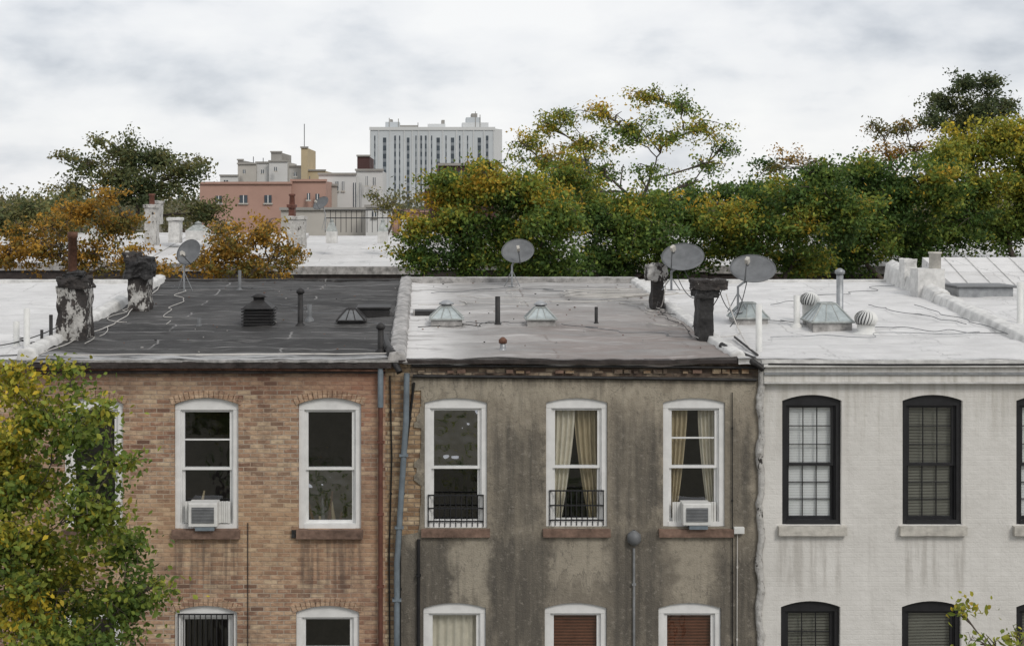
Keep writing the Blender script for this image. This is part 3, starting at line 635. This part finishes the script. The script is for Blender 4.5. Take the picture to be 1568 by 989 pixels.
for (a,b,s_) in (((1028,410,27.3),(1000,440,27.7),.15),((1036,420,27.3),(1090,433,23.7),.35),((1100,440,23.65),(1130,470,25.8),.2),((1145,425,25.6),(1118,500,24),.15),((1105,445,23.6),(1060,500,24.8),.1)): wire(W(*a),W(*b),s_,r=.008)
wire(rp(1125,520),rp(1160,548),0,r=.02,m=M_black)
mb=MB()
for k in range(4):
    c=rp(925,458); rr=(.5+.12*k); mb.tube([c+Vector((rr*1.6*math.cos(a)+.2*k,rr*math.sin(a)+.15*k,.02*k+.02)) for a in np.linspace(0,6.3,40)],.012,M_cablew,5)
mb.obj('cable_coil')
mb=MB(); mb.tube([rp(1105,535)+Vector((0,-.05,.02)),Vector((FX(1150),-.15,9.97)),Vector((FX(1165),-.16,9.85))],[.05,.07,.05],M_black,8); rough(mb.obj('tar_patch',H2),.06,.12,2)
mb=MB(); mb.tube([rp(590,520),rp(600,548)+Vector((0,-.05,.0)),Vector((FX(612),-.18,9.8))],[.06,.08,.05],M_black,8); rough(mb.obj('tar_patch',H1),.06,.12,2)
random.seed(8); mb=MB()
for k in range(110):
    x=random.uniform(-6,4.6); y=random.uniform(.2,10.4); s=random.uniform(.008,.022); z=RZ(y+22)+.03; m_=random.choice([M_rust,M_brown,M_black,M_scurb])
    mb.box(-s,s,-s*.7,s*.7,-.008,.008,m_,Matrix.Translation((x,y,z))@Matrix.Rotation(random.random()*6,4,'Z'))
mb.obj('roof_debris')
# ---------------------------------------------------------------- street + ground
M_ground=simple('yard_ground',(.10,.09,.06),.95,.4,.6); M_asph=simple('asphalt',(.05,.05,.05),.9,.2,3); M_conc=simple('concrete_pavement',(.30,.29,.27),.9,.15,2)
mb=MB(); mb.add([(-3000,-3000,0),(3000,-3000,0),(3000,4000,0),(-3000,4000,0)],[(0,1,2,3)],M_ground); mb.obj('ground')
mb=MB(); mb.add([(-200,17,.004),(200,17,.004),(200,28,.004),(-200,28,.004)],[(0,1,2,3)],M_asph); o=mb.obj('road')
mb=MB(); mb.box(-200,200,11.3,17,0,.13,M_conc); mb.box(-200,200,28,33.5,0,.13,M_conc); mb.obj('pavement')
M_fence=simple('weathered_fence_wood',(.16,.12,.09),.9,.3,4)
for xf in (xA,xB,xC,xE):
    mb=MB(); y=-10.
    while y<-.3: mb.box(xf-.015,xf+.015,y,y+.13,0,1.8+random.uniform(-.03,.03),M_fence); y+=.145
    mb.box(xf+.02,xf+.06,-10,-.3,.4,.49,M_fence); mb.box(xf+.02,xf+.06,-10,-.3,1.4,1.49,M_fence); mb.obj('garden_fence')
def rowhouse(x0,x1,y0,dep,z0,z1,m,roofm):
    mb=MB(); w=x1-x0
    mb.box(x0+.01,x1-.01,y0,y0+dep,0,z0-.15,m)
    mb.add([(x0,y0-.1,z0),(x1,y0-.1,z0),(x1,y0+dep,z1),(x0,y0+dep,z1),(x0,y0-.1,z0-.14),(x1,y0-.1,z0-.14),(x1,y0+dep,z0-.14),(x0,y0+dep,z0-.14)],[(0,1,2,3),(0,1,5,4),(1,2,6,5),(3,0,4,7),(2,3,7,6)],roofm)
    mb.box(x0,x1,y0-.45,y0-.11,z0-.75,z0-.30,M_gut); mb.box(x0,x1,y0-.55,y0-.12,z0-.29,z0+.02,M_scurb); mb.box(x0-.1,x0+.12,y0-.1,y0+dep,z0-.1,z0+.12,M_wcurb)  # lower cornice coloured dark as the shadow under the grey edge
    for fl in range(3):
        for k in range(3):
            cx=x0+w*(k+.5)/3; zb=.9+fl*3.0
            mb.box(cx-.5,cx+.5,y0-.03,y0-.004,zb,zb+1.8,M_blackp); mb.box(cx-.6,cx+.6,y0-.12,y0-.001,zb-.15,zb-.003,M_sillw)
    return mb.obj('row_house')
random.seed(5)
for k in range(-8,12):
    x0=-.0+k*5.7; dz=random.uniform(-.12,.12); rowhouse(x0,x0+5.68,36,13,9.72+dz,10.6+dz,random.choice([M_brick,M_brickR,M_brown]),M_white if k<0 or k%3 else M_silver)
def farch(px,pt,pb,d,w,m,pot=True):
    x,y,z=W(px,pb,d); z1=W(px,pt,d)[2]; g=group('chimney',(x,y,z-.4)); mb=MB(); mb.box(x-w/2,x+w/2,y,y+.8,z-.4,z1,m); mb.box(x-w/2-.06,x+w/2+.06,y-.06,y+.86,z1,z1+.12,m); rough(mb.obj('stack',g),.12,.3,3)
    if pot: mb=MB(); mb.lathe((x,y+.4,z1+.1),[(.13,0),(.11,.4),(.15,.42),(.15,.5),(.1,.5)],M_dsp,12); mb.obj('chimney_pot',g)
farch(230,318,362,62,.5,M_chW); farch(266,338,358,64,.5,M_wcurb,False); farch(453,336,366,61,.75,M_chW,False); farch(446,318,360,63,.25,M_dsp); farch(240,312,330,66,.3,M_chW,False)
farch(1220,330,370,62,.8,M_wcurb)
def fsky(px0,px1,pt,pb,d):
    a=W(px0,pb,d); b=W(px1,pt,d); g=group('skylight',a); mb=MB(); w=b[0]-a[0]; h=b[2]-a[2]; cx=(a[0]+b[0])/2; y=a[1]
    mb.box(a[0],b[0],y,y+w,a[2]-.3,a[2]+h*.35,M_wcurb); z=a[2]+h*.35; r=w*.5; q=w*.2; cy=y+w/2
    mb.add([(cx-r,cy-r,z),(cx+r,cy-r,z),(cx+r,cy+r,z),(cx-r,cy+r,z),(cx-q,cy-q,b[2]),(cx+q,cy-q,b[2]),(cx+q,cy+q,b[2]),(cx-q,cy+q,b[2])],[(0,1,5,4),(1,2,6,5),(2,3,7,6),(3,0,4,7),(4,5,6,7)],M_teal)
    mb.lathe((cx,cy,b[2]),[(q*.8,0),(q*.8,.06),(q,.08),(0,.18)],M_teal,12); mb.obj('hipped_skylight',g)
for s in ((284,318,345,358,64),(338,360,345,358,64),(499,516,341,362,62),(578,594,341,362,62),(612,627,341,362,62),(34,56,348,360,64),(134,154,348,362,63)): fsky(*s)
g=group('roof_deck_railing',W(500,360,66)); mb=MB()
for (d,) in ((66,),(70,)):
    for py in (322,334): mb.tube([W(498,py,d),W(660,py,d)],.025,M_blackp,5)
    for px in range(498,662,8): mb.tube([W(px,322,d),(W(px,322,d)[0],d-22,W(px,356,d)[2])],.014 if px%32 else .04,M_blackp,4)
mb.obj('rails',g)
dish(492,312,64,.4,(-.5,-.6,.6),W(498,352,64),.9,.3)
# ---------------------------------------------------------------- distant buildings
M_conT=simple('pale_tower_concrete',(.50,.53,.55),.8,.06,.08,bump=0); M_conS=simple('tower_sunlit_concrete',(.58,.59,.59),.8,.05,.08,bump=0)  # second concrete is lighter, sunlight on the side put into colour; ribs share it
M_win=simple('distant_window_glass',(.06,.075,.09),.3,.3,.4,bump=0); M_winl=simple('spandrel_panel',(.20,.22,.24),.6,.2,.4,bump=0)
M_salm=simple('salmon_brick',(.41,.26,.21),.85,.1,.3,bump=0); M_beige=simple('beige_render',(.44,.42,.385),.85,.1,.2,bump=0); M_white2=simple('white_render',(.57,.57,.56),.85,.08,.2,bump=0)
M_yel=simple('yellow_brick',(.46,.38,.25),.85,.1,.2,bump=0); M_dkbr=simple('dark_red_brick',(.075,.04,.038),.85,.2,.3,bump=0); M_gtop=simple('grey_penthouse',(.30,.29,.27),.8,.1,.3,bump=0)
def blk(mb,px0,px1,pt,d,dep,m,pb=None):
    x0=W(px0,0,d)[0]; x1=W(px1,0,d)[0]; z=W(0,pt,d)[2]; zb=0 if pb is None else W(0,pb,d)[2]
    mb.box(x0,x1,d-22,d-22+dep,zb,z,m); return x0,x1,d-22,zb,z
g=group('apartment_tower',(W(668,0,500)[0],478,0)); mb=MB()
x0,x1,y0,_,zt=blk(mb,567,757,197,500,40,M_conT)
xs=W(771,0,500)[0]; mb.add([(x1,y0,0),(xs,y0+9,0),(xs,y0+30,0),(x1,y0+30,0),(x1,y0,zt),(xs,y0+9,zt),(xs,y0+30,zt),(x1,y0+30,zt)],[(0,1,5,4),(1,2,6,5),(4,5,6,7)],M_conS)
mb.box(x0-.3,x1+.3,y0-.3,y0-.01,zt-.6,zt+.5,M_conS)
mb.obj('tower_block',g)
mb=MB()
for (a,w) in ((574,1.6),(589,5),(605,2.6),(612,1.6),(625,4),(637,1.6),(645,2.6),(652,2.6),(661,1.6),(671,5),(683,1.6),(693,5),(704,2.2),(716,1.6),(734,5),(746,3.5)):
    X0=W(a-w/2,0,500)[0]; X1=W(a+w/2,0,500)[0]; z=zt-2.5 if w<4 else zt-3.2
    while z>6:
        mb.box(X0,X1,y0-.12,y0-.02,z-1.7,z,M_win); mb.box(X0,X1,y0-.1,y0-.015,z-2.75,z-1.71,M_winl); z-=2.8
for a in (567,580,597,619,631,641,657,678,699,710,725,741,756):
    X=W(a,0,500)[0]; mb.box(X-.14,X+.14,y0-.25,y0-.015,0,zt-.7,M_conS)
mb.obj('windows_and_ribs',g)
mb=MB()
for (a,b,t,bt,m) in ((590,612,187,197,M_conT),(612,640,192,197,M_gtop),(655,682,190,197,M_conS),(708,748,188,197,M_conS),(714,736,180,188,M_conT),(722,731,174,180,M_gtop),(597,601,183,187,M_gtop),(676,681,184,190,M_gtop)): blk(mb,a,b,t,505,10,m,bt)
for a,t in ((610,182),(640,188),(728,171),(735,176),(596,181)): p=W(a,t,505); mb.tube([p,(p[0],p[1],zt)],.15,M_gtop,5)
mb.obj('roof_penthouses',g)
def bld(name,blocks,wins,d,poles=()):
    g=group(name,(W(blocks[0][0],0,d)[0],d-22,0)); mb=MB()
    for b in blocks: blk(mb,b[0],b[1],b[2],d+(b[4] if len(b)>4 else 0),15,b[3])
    mb.obj('walls',g); mb=MB()
    for (a,b,t,bt) in wins:
        X0=W(a,0,d)[0];X1=W(b,0,d)[0];Z0=W(0,bt,d)[2];Z1=W(0,t,d)[2]; mb.box(X0,X1,d-22-.08,d-22-.01,Z0,Z1,M_win); mb.box(X0-.1,X1+.1,d-22-.15,d-22-.005,Z0-.15,Z0-.003,M_sillw); mb.box((X0+X1)/2-.04,(X0+X1)/2+.04,d-22-.1,d-22-.085,Z0,Z1,M_wframe)
    for b in blocks:
        q=b[4] if len(b)>4 else 0
        X0=W(b[0],0,d+q)[0];X1=W(b[1],0,d+q)[0]; Z=W(0,b[2],d+q)[2]; yy=d-22+q; mb.box(X0-.1,X1+.1,yy-.2,yy+.3,Z+.003,Z+.22,M_gtop if b[3] is not M_salm else M_salm)
    mb.obj('windows_and_copings',g)
    if poles:
        mb=MB()
        for px,t,b in poles: mb.tube([W(px,t,d+3),W(px,b,d+3)],.06,M_grey,5)
        mb.obj('antennas',g)
bld('salmon_apartment_building',[(306,446,282,M_salm),(446,499,278,M_salm,.5)],[(367,379,299,311),(470,475,296,306),(483,489,297,307),(330,340,300,311),(405,416,299,311)],140)
bld('beige_apartment_building',[(337,364,270,M_white2),(364,392,252,M_beige,1),(392,412,250,M_white2,2),(412,440,248,M_white2,1),(415,431,234,M_gtop,3),(440,470,256,M_white2,4),(461,471,227,M_yel,1.5),(471,498,262,M_yel,2.5),(364,372,246,M_gtop,5)],[(343,349,276,281),(372,376,260,266),(400,404,260,266),(420,424,256,262),(450,454,264,270)],200,((466,190,227),(403,242,250),(388,240,250)))
bld('white_apartment_building',[(488,545,268,M_white2),(545,586,262,M_white2,1),(497,516,285,M_beige,-.8),(547,566,240,M_dkbr,30)],[(514,518,278,292),(524,527,278,292),(541,545,280,330),(550,553,280,330),(560,563,270,284),(571,575,272,284)],150,((474,270,290),))
bld('dark_brick_building',[(672,722,254,M_dkbr),(650,672,290,M_dkbr,1),(722,760,300,M_dkbr,2)],[(684,692,262,272),(702,710,262,272)],120)
bld('grey_apartment_building',[(872,902,244,M_winl)],[(876,882,250,258),(890,896,250,258)],180)
bld('low_brick_building',[(560,600,318,M_white2),(600,655,325,M_salm,1),(430,560,322,M_beige,2)],[(570,576,324,332),(612,620,330,338)],110)
# ---------------------------------------------------------------- trees
def leafobj(name,par,C,size,cols,near=False,up=.35):
    n=len(C); a=rng.normal(size=(n,3)); nrm=rng.normal(size=(n,3)); nrm[:,2]+=up; nrm[:,1]-=.3; nrm/=np.linalg.norm(nrm,axis=1)[:,None]
    u=np.cross(nrm,a); u/=np.linalg.norm(u,axis=1)[:,None]; v=np.cross(nrm,u)
    s=size*rng.uniform(.6,1.35,size=(n,1)); asp=.55
    if near:
        pts=[C-u*s*.5, C-u*s*.1+v*s*.3+nrm*s*.07, C+u*s*.25+v*s*.22+nrm*s*.05, C+u*s*.55-nrm*s*.08, C+u*s*.25-v*s*.22+nrm*s*.05, C-u*s*.1-v*s*.3+nrm*s*.07]
        k=6; V=np.stack(pts,1).reshape(-1,3); base=np.arange(n)[:,None]*k
        F=np.concatenate([base+np.array([[0,1,2,3]]),base+np.array([[0,3,4,5]])],1).reshape(-1)
        nf=2*n
    else:
        pts=[C-u*s*.5, C+v*s*asp*.5+u*s*.05, C+u*s*.5, C-v*s*asp*.5+u*s*.05]; k=4; V=np.stack(pts,1).reshape(-1,3); F=np.arange(4*n); nf=n
    me=bpy.data.meshes.new(name); me.vertices.add(len(V)); me.vertices.foreach_set('co',V.astype(np.float32).ravel()); me.loops.add(len(F)); me.loops.foreach_set('vertex_index',F.astype(np.int32))
    me.polygons.add(nf); me.polygons.foreach_set('loop_start',np.arange(nf,dtype=np.int32)*4); me.update(calc_edges=True)
    at=me.attributes.new('lc','FLOAT_COLOR','POINT'); cc=np.ones((n,4)); cc[:,:3]=np.clip(cols,0,1); at.data.foreach_set('color',np.repeat(cc,k,axis=0).astype(np.float32).ravel())
    me.materials.append(M_leaf); o=link(bpy.data.objects.new(name,me)); parent(o,par); return o
GR=[(.055,.105,.026),(.10,.165,.034),(.17,.225,.04),(.36,.32,.045),(.50,.31,.035)]
ORG=[(.12,.12,.035),(.26,.17,.035),(.42,.22,.035),(.48,.29,.045),(.25,.22,.05)]
DK=[(.065,.09,.04),(.105,.125,.05),(.17,.165,.06),(.25,.20,.06)]
YG=[(.09,.145,.03),(.18,.23,.04),(.34,.32,.045),(.54,.40,.04)]
def palette(pal,v):
    pal=np.array(pal); v=np.clip(v,0,1)*(len(pal)-1.001); i=v.astype(int); f=(v-i)[:,None]; return pal[i]*(1-f)+pal[np.minimum(i+1,len(pal)-1)]*f
def tree(name,lobes,base,d,leaf=.15,pal=GR,nsub=26,nleaf=55,sub=.42,tr=.22,bias=0.,near=False,seed=0,twr=.012,shape=.55,fork=None,ddep=1.0,bare=0):
    random.seed(seed); r_=np.random.default_rng(seed); bx_,by_,_=W(base,0,d); g=group(name,(bx_,by_,0)); mb=MB()
    L=[]
    for lb in lobes:
        px,py,rx,rz=lb[:4]; dd=d+(lb[4] if len(lb)>4 and lb[4] else random.uniform(-1.2,1.2)*ddep); k=dd/2200; x,y,z=W(px,py,dd); L.append((Vector((x,y,z)),rx*k,(rx+rz)/2*k*1.05,rz*k,lb[5] if len(lb)>5 else 0,lb[6] if len(lb)>6 else 1))
    zmin=min(l[0].z-l[3] for l in L); zf=fork if fork else max(2.5,zmin-.6); cx=sum(l[0].x for l in L)/len(L)
    f=Vector((bx_*.75+cx*.25,by_,zf)); b=Vector((bx_,by_,-.1))
    mb.tube([b,b.lerp(f,.4)+Vector((.08,0,0)),f],[tr*1.25,tr,tr*.85],M_bark,9)
    nodes=[(f,tr*.8,0.)]
    L.sort(key=lambda l:(l[0]-f).length)
    C=[];K=[]
    for (c,rx,ry,rz,cb,den) in L:
        best=min(nodes,key=lambda nd:(nd[0]-c).length*1.0+nd[2]*.32+(3 if nd[0].z>c.z+.1 else 0))
        s0,sr,sd=best; ctl=Vector((s0.x*.5+c.x*.5,s0.y*.5+c.y*.5,s0.z*.3+c.z*.7)); pts=[]; ln=(c-s0).length
        for i in range(7):
            t=i/6; p=s0*(1-t)**2+ctl*2*t*(1-t)+c*t*t; p+=Vector((random.uniform(-1,1),random.uniform(-1,1),random.uniform(-1,1)))*.05*(0 if i==0 else 1)*min(max(rx,.1),1.2); pts.append(p)
        r0=min(sr*.8,tr*(.3+.12*rx)); rr=[r0*(1-t)+max(twr*1.8,r0*.25)*t for t in np.linspace(0,1,7)]
        mb.tube(pts,rr,M_bark,6)
        for i in (2,3,4,5,6): nodes.append((pts[i],rr[i],sd+ln*i/6))
        ns=max(5,int(nsub*rx*rz*den/(1.6)))
        ndir=[]
        for i in range(max(4,int(rx*2.5))):
            v=Vector(r_.normal(size=3)).normalized(); v.z=abs(v.z)*.8+.05; e=c+Vector((v.x*rx*.75,v.y*ry*.75,v.z*rz*.75)); q0=pts[random.choice([3,4,5,6])]; m_=q0.lerp(e,.5)+Vector((random.uniform(-1,1)*.15,0,.12))*rx*.5
            mb.tube([q0,m_,e],[twr*2.2,twr*1.5,twr*.7],M_bark,5); ndir.append(m_); ndir.append(e)
        for i in range(ns):
            v=Vector(r_.normal(size=3)).normalized(); rad=random.random()**shape
            jag=.84+.75*mn.noise(Vector((v.x*2.2+c.x,v.y*2.2,v.z*2.2+c.z)))
            p=c+Vector((v.x*rx,v.y*ry,v.z*rz))*rad*jag
            near_=min(ndir,key=lambda q:(q-p).length_squared)
            mb.tube([near_,near_.lerp(p,.5)+Vector((0,0,.04)),p+(p-near_)*.12],[twr,twr*.7,twr*.3],M_bark,4)
            if random.random()<bare: continue
            s=sub*random.uniform(.5,1.5); n=int(nleaf*(s/sub)**1.6)
            ax=Vector((v.x,v.y,abs(v.z)*.3)).normalized()
            q=r_.normal(size=(n,3))*s*np.array([.5,.5,.30])+r_.normal(size=(n,1))*s*.55*np.array(ax)+np.array(p)
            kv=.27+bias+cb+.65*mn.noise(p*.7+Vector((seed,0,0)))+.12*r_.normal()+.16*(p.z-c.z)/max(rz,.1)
            C.append(q); K.append(kv+.16*r_.normal(size=n))
    mb.obj('trunk_and_limbs',g,0,False)
    C=np.concatenate(C); K=np.concatenate(K); cols=palette(pal,K)*r_.uniform(.65,1.35,size=(len(K),1)); leafobj('foliage',g,C,leaf,cols,near); return len(C)
tot=0
tot+=tree('honey_locust_tree',[(125,255,38,36,0,.2,.5),(195,235,42,30),(240,245,44,30),(275,270,40,34),(180,275,52,36),(225,290,62,36),(110,290,36,34,0,.2,.6),(320,325,42,24),(150,218,24,14,0,.2,.5),(95,240,20,14,0,.2,.5),(300,255,16,14)],200,78,.2,DK,28,58,.5,.3,seed=1,bias=.07)
tot+=tree('maple_tree',[(40,328,66,32),(0,345,50,40),(100,325,50,34)],50,72,.22,DK,20,66,.6,.3,.25,seed=2)
tot+=tree('orange_maple_tree',[(130,322,48,38),(175,350,44,40),(60,380,68,40),(130,395,64,38),(15,390,50,40),(200,400,40,32),(165,300,24,18),(90,345,42,32),(30,350,34,22),(195,335,22,24),(240,415,30,20)],110,44,.12,ORG,85,38,.25,.16,.06,seed=3,bare=.12)
tot+=tree('orange_maple_tree',[(350,378,50,38),(400,365,46,34),(435,385,36,30),(315,402,46,30),(380,410,66,28),(410,345,24,18),(345,352,26,18)],385,44,.12,ORG,85,42,.25,.16,.12,seed=4,bare=.12)
tot+=tree('ginkgo_tree',[(590,312,30,22,0,.1),(575,300,16,12),(612,328,26,18)],592,90,.18,DK,22,40,.4,.2,.35,seed=14,bare=.2)
tot+=tree('honey_locust_tree',[(690,300,42,40,1,.30),(745,285,52,38,0,.20),(700,350,62,44,0,.05),(645,392,44,34,0,-.1),(720,400,62,34,0,-.15),(800,300,62,44,0,.12),(790,360,72,44),(850,340,52,48),(820,400,72,34,0,-.15),(680,275,20,16,0,.4),(640,350,28,26,0,.25),(750,255,26,12,0,.2)],740,50,.15,GR,70,78,.37,.28,.05,seed=5)
tot+=tree('honey_locust_tree',[(870,272,52,34,0,.1),(900,330,52,46),(950,345,62,48,0,-.05),(930,400,72,34,0,-.15),(1000,370,58,50,0,-.1),(1000,318,62,32,0,-.05),(1050,395,62,36,0,-.1),(1070,345,50,34,0,.05)],930,53,.15,GR,64,78,.39,.28,.04,seed=6)
tot+=tree('tall_locust_tree',[(838,195,36,22,0,.1),(870,178,36,18,0,.2),(805,225,34,24,0,.1),(925,175,38,24,0,.2),(990,150,38,20,0,.25),(1040,165,38,24,0,.1),(1075,200,40,26),(1112,225,26,20,0,-.1),(960,205,58,34,0,.15),(890,225,48,32,0,.1),(1020,215,42,30,0,0,.7),(1085,254,36,20,0,-.1,.8),(830,248,52,28,0,.1),(920,262,56,28,0,0,.9),(1000,262,42,24,0,0,.6),(860,290,52,32),(1060,280,30,18,0,0,.7)],975,66,.145,GR,44,40,.34,.32,.10,seed=7,fork=10.5,twr=.02,bare=.12,ddep=2)
tot+=tree('honey_locust_tree',[(1110,335,48,36,0,.05),(1160,320,52,36,0,-.05),(1210,350,62,44,0,.12),(1130,380,62,44,0,-.1),(1230,300,52,38,0,-.05),(1260,268,52,30,0,-.1),(1215,400,72,30,0,.15),(1290,330,62,46,0,.08)],1190,52,.15,GR,64,76,.39,.28,.04,seed=8)
tot+=tree('honey_locust_tree',[(1330,265,58,36,0,-.12),(1380,300,62,50,0,-.08),(1330,350,62,44,0,.02),(1400,370,62,44,0,-.12),(1440,290,52,50,0,.0),(1300,390,72,36,0,-.1),(1460,350,62,50,0,-.08)],1370,56,.16,GR,58,74,.41,.3,.0,seed=9)
tot+=tree('golden_locust_tree',[(1480,230,54,36,0,.12),(1540,210,62,44,0,.22),(1600,230,60,50,0,.2),(1500,290,62,48,0,.05),(1570,290,62,50,0,.1),(1540,350,72,48,0,-.08),(1620,340,60,60,0,-.05),(1450,250,40,30)],1560,58,.16,YG,54,72,.41,.32,.03,seed=10)
tot+=tree('oak_tree',[(1480,130,34,22),(1515,128,28,18),(1445,156,30,24),(1500,168,52,28),(1540,163,24,22),(1470,190,50,26),(1425,178,18,18)],1490,80,.19,DK,34,66,.46,.4,-.10,seed=11,fork=14)
tot+=tree('copper_beech_tree',[(1350,203,26,20),(1385,196,36,22),(1420,190,22,20),(1400,230,52,26),(1360,236,36,20),(1210,246,36,18),(1190,258,22,16),(1240,253,30,16),(1335,190,12,10)],1390,85,.17,ORG,30,30,.42,.3,-.08,seed=12,fork=13,twr=.018,bare=.25)
tot+=tree('honey_locust_tree',[(1150,290,40,20,0,-.1),(1060,305,60,20),(1110,295,34,14),(1180,255,26,16,0,-.1,.5),(980,310,60,26),(1250,300,80,34),(1350,300,80,40),(900,310,60,30),(780,300,60,26)],1120,88,.24,GR,20,75,.6,.3,-.02,seed=13)
g=group('distant_trees',(0,230,0)); C=[];K=[]
for k in range(460):
    x=rng.uniform(-150,200); y=rng.uniform(205,300); h=rng.uniform(10.,13.6)*(1+.04*(y-205)/95)+1.0*math.sin(x*.1)
    n=150; C.append(rng.normal(size=(n,3))*np.array([2.4,2.2,1.9])+np.array([x,y,h-3.0])); K.append(.35+.2*rng.normal()+.12*rng.normal(size=n))
C=np.concatenate(C); K=np.concatenate(K); leafobj('foliage',g,C,.75,palette([(.10,.115,.065),(.17,.155,.075),(.23,.18,.09)],K))
mb=MB()
for k in range(80): x=rng.uniform(-130,190); y=rng.uniform(205,300); mb.tube([(x,y,0),(x,y,9)],[.4,.2],M_bark,5)
mb.obj('trunks',g,0,False)
tot+=tree('callery_pear_tree',[(18,585,30,50,0,.25),(48,640,56,62,0,.2),(115,670,44,76,0,.1,.7),(35,740,82,68),(135,785,68,66,0,.15,.9),(60,840,100,68),(195,840,40,60,0,0,.8),(60,920,130,68),(190,930,52,62,0,-.05,.9),(100,990,145,64),(-40,800,90,120),(112,585,18,42,0,.1,.6),(155,640,26,30,0,.2,.6),(178,715,34,54,0,.1,.6),(0,690,54,64,0,.2),(40,940,50,40,0,.5),(15,820,40,50,0,.3),(235,900,20,50,0,.1,.7)],40,15,.068,YG,270,40,.16,.10,.03,near=True,seed=20,twr=.004,shape=.65,ddep=.5)
tot+=tree('callery_pear_tree',[(1500,985,36,30,0,.1),(1560,975,32,28,0,.1),(1520,1050,80,40),(1475,945,10,20,0,.1),(1590,1010,40,50)],1560,13,.06,YG,130,14,.12,.07,0,near=True,seed=21,twr=.004,ddep=.4,bare=.2)
for (x,y,z,s) in ((-3.5,-11,5.6,31),(2.5,-12,5.2,32),(8.5,-10.5,5.4,33),(-9,-12,5.6,34)):
    d=y+22; k=d/2200; px=650+x/k; py=300+(CAMZ-z)/k; q=1/k
    tot+=tree('garden_tree',[(px-.8*q,py,1.1*q,.9*q),(px+.9*q,py+.2*q,1.1*q,1.*q),(px,py+.8*q,1.5*q,1.1*q)],px,d,.14,GR,20,40,.4,.12,0,seed=s,ddep=.5)
print('leaves',tot)
# ---------------------------------------------------------------- sky, sun, camera
w=bpy.data.worlds.new('World'); sc.world=w; w.use_nodes=True; t=w.node_tree; N=t.nodes; Lk=t.links
bg=N['Background']; out=N['World Output']
az=math.radians(150); el=math.radians(42)
sky=N.new('ShaderNodeTexSky'); sky.sky_type='NISHITA'; sky.sun_disc=False; sky.sun_elevation=el; sky.sun_rotation=az
Lk.new(sky.outputs[0],bg.inputs[0]); bg.inputs[1].default_value=.1
tc=N.new('ShaderNodeTexCoord')
def cl(scale,loc,zs,det,dist):
    mp=N.new('ShaderNodeMapping'); mp.inputs['Scale'].default_value=(1,1,zs); mp.inputs['Location'].default_value=loc; Lk.new(tc.outputs['Generated'],mp.inputs[0])
    n1=N.new('ShaderNodeTexNoise'); n1.inputs['Scale'].default_value=scale; n1.inputs['Detail'].default_value=det; n1.inputs['Roughness'].default_value=.5; n1.inputs['Distortion'].default_value=dist; Lk.new(mp.outputs[0],n1.inputs['Vector']); return n1.outputs['Fac']
a=cl(6.0,(.30,0,.42),2.4,6,.1); b=cl(15.,(.1,.3,.7),2.0,5,.2)
m1=N.new('ShaderNodeMath'); m1.operation='MULTIPLY_ADD'; Lk.new(b,m1.inputs[0]); m1.inputs[1].default_value=.25; Lk.new(a,m1.inputs[2])
r1=N.new('ShaderNodeValToRGB'); Lk.new(m1.outputs[0],r1.inputs[0]); e=r1.color_ramp.elements
e[0].position=.44; e[0].color=(.57,.605,.66,1); e[1].position=.72; e[1].color=(.97,.972,.975,1); q=e.new(.52); q.color=(.75,.775,.815,1); q=e.new(.60); q.color=(.89,.90,.92,1)
bg2=N.new('ShaderNodeBackground'); Lk.new(r1.outputs[0],bg2.inputs[0]); bg2.inputs[1].default_value=1.0
mx=N.new('ShaderNodeMixShader'); mx.inputs[0].default_value=.93; Lk.new(bg.outputs[0],mx.inputs[1]); Lk.new(bg2.outputs[0],mx.inputs[2]); Lk.new(mx.outputs[0],out.inputs[0])
sl=bpy.data.lights.new('sun','SUN'); sl.energy=1.5; sl.angle=math.radians(18); sl.color=(1,.95,.88); so=link(bpy.data.objects.new('sun',sl))
dv=Vector((math.sin(az)*math.cos(el),math.cos(az)*math.cos(el),math.sin(el))); so.rotation_euler=dv.to_track_quat('Z','Y').to_euler(); so.location=dv*60
cd=bpy.data.cameras.new('camera'); cam=link(bpy.data.objects.new('camera',cd)); cam.location=(0,-22,CAMZ); cam.rotation_euler=(math.radians(90),0,0)
cd.sensor_width=36; cd.lens=36*2200/1568; cd.shift_x=(784-650)/1568; cd.shift_y=-(494.5-300)/1568; cd.clip_end=6000; sc.camera=cam
sc.view_settings.view_transform='Standard'; sc.view_settings.look='None'; sc.view_settings.exposure=0
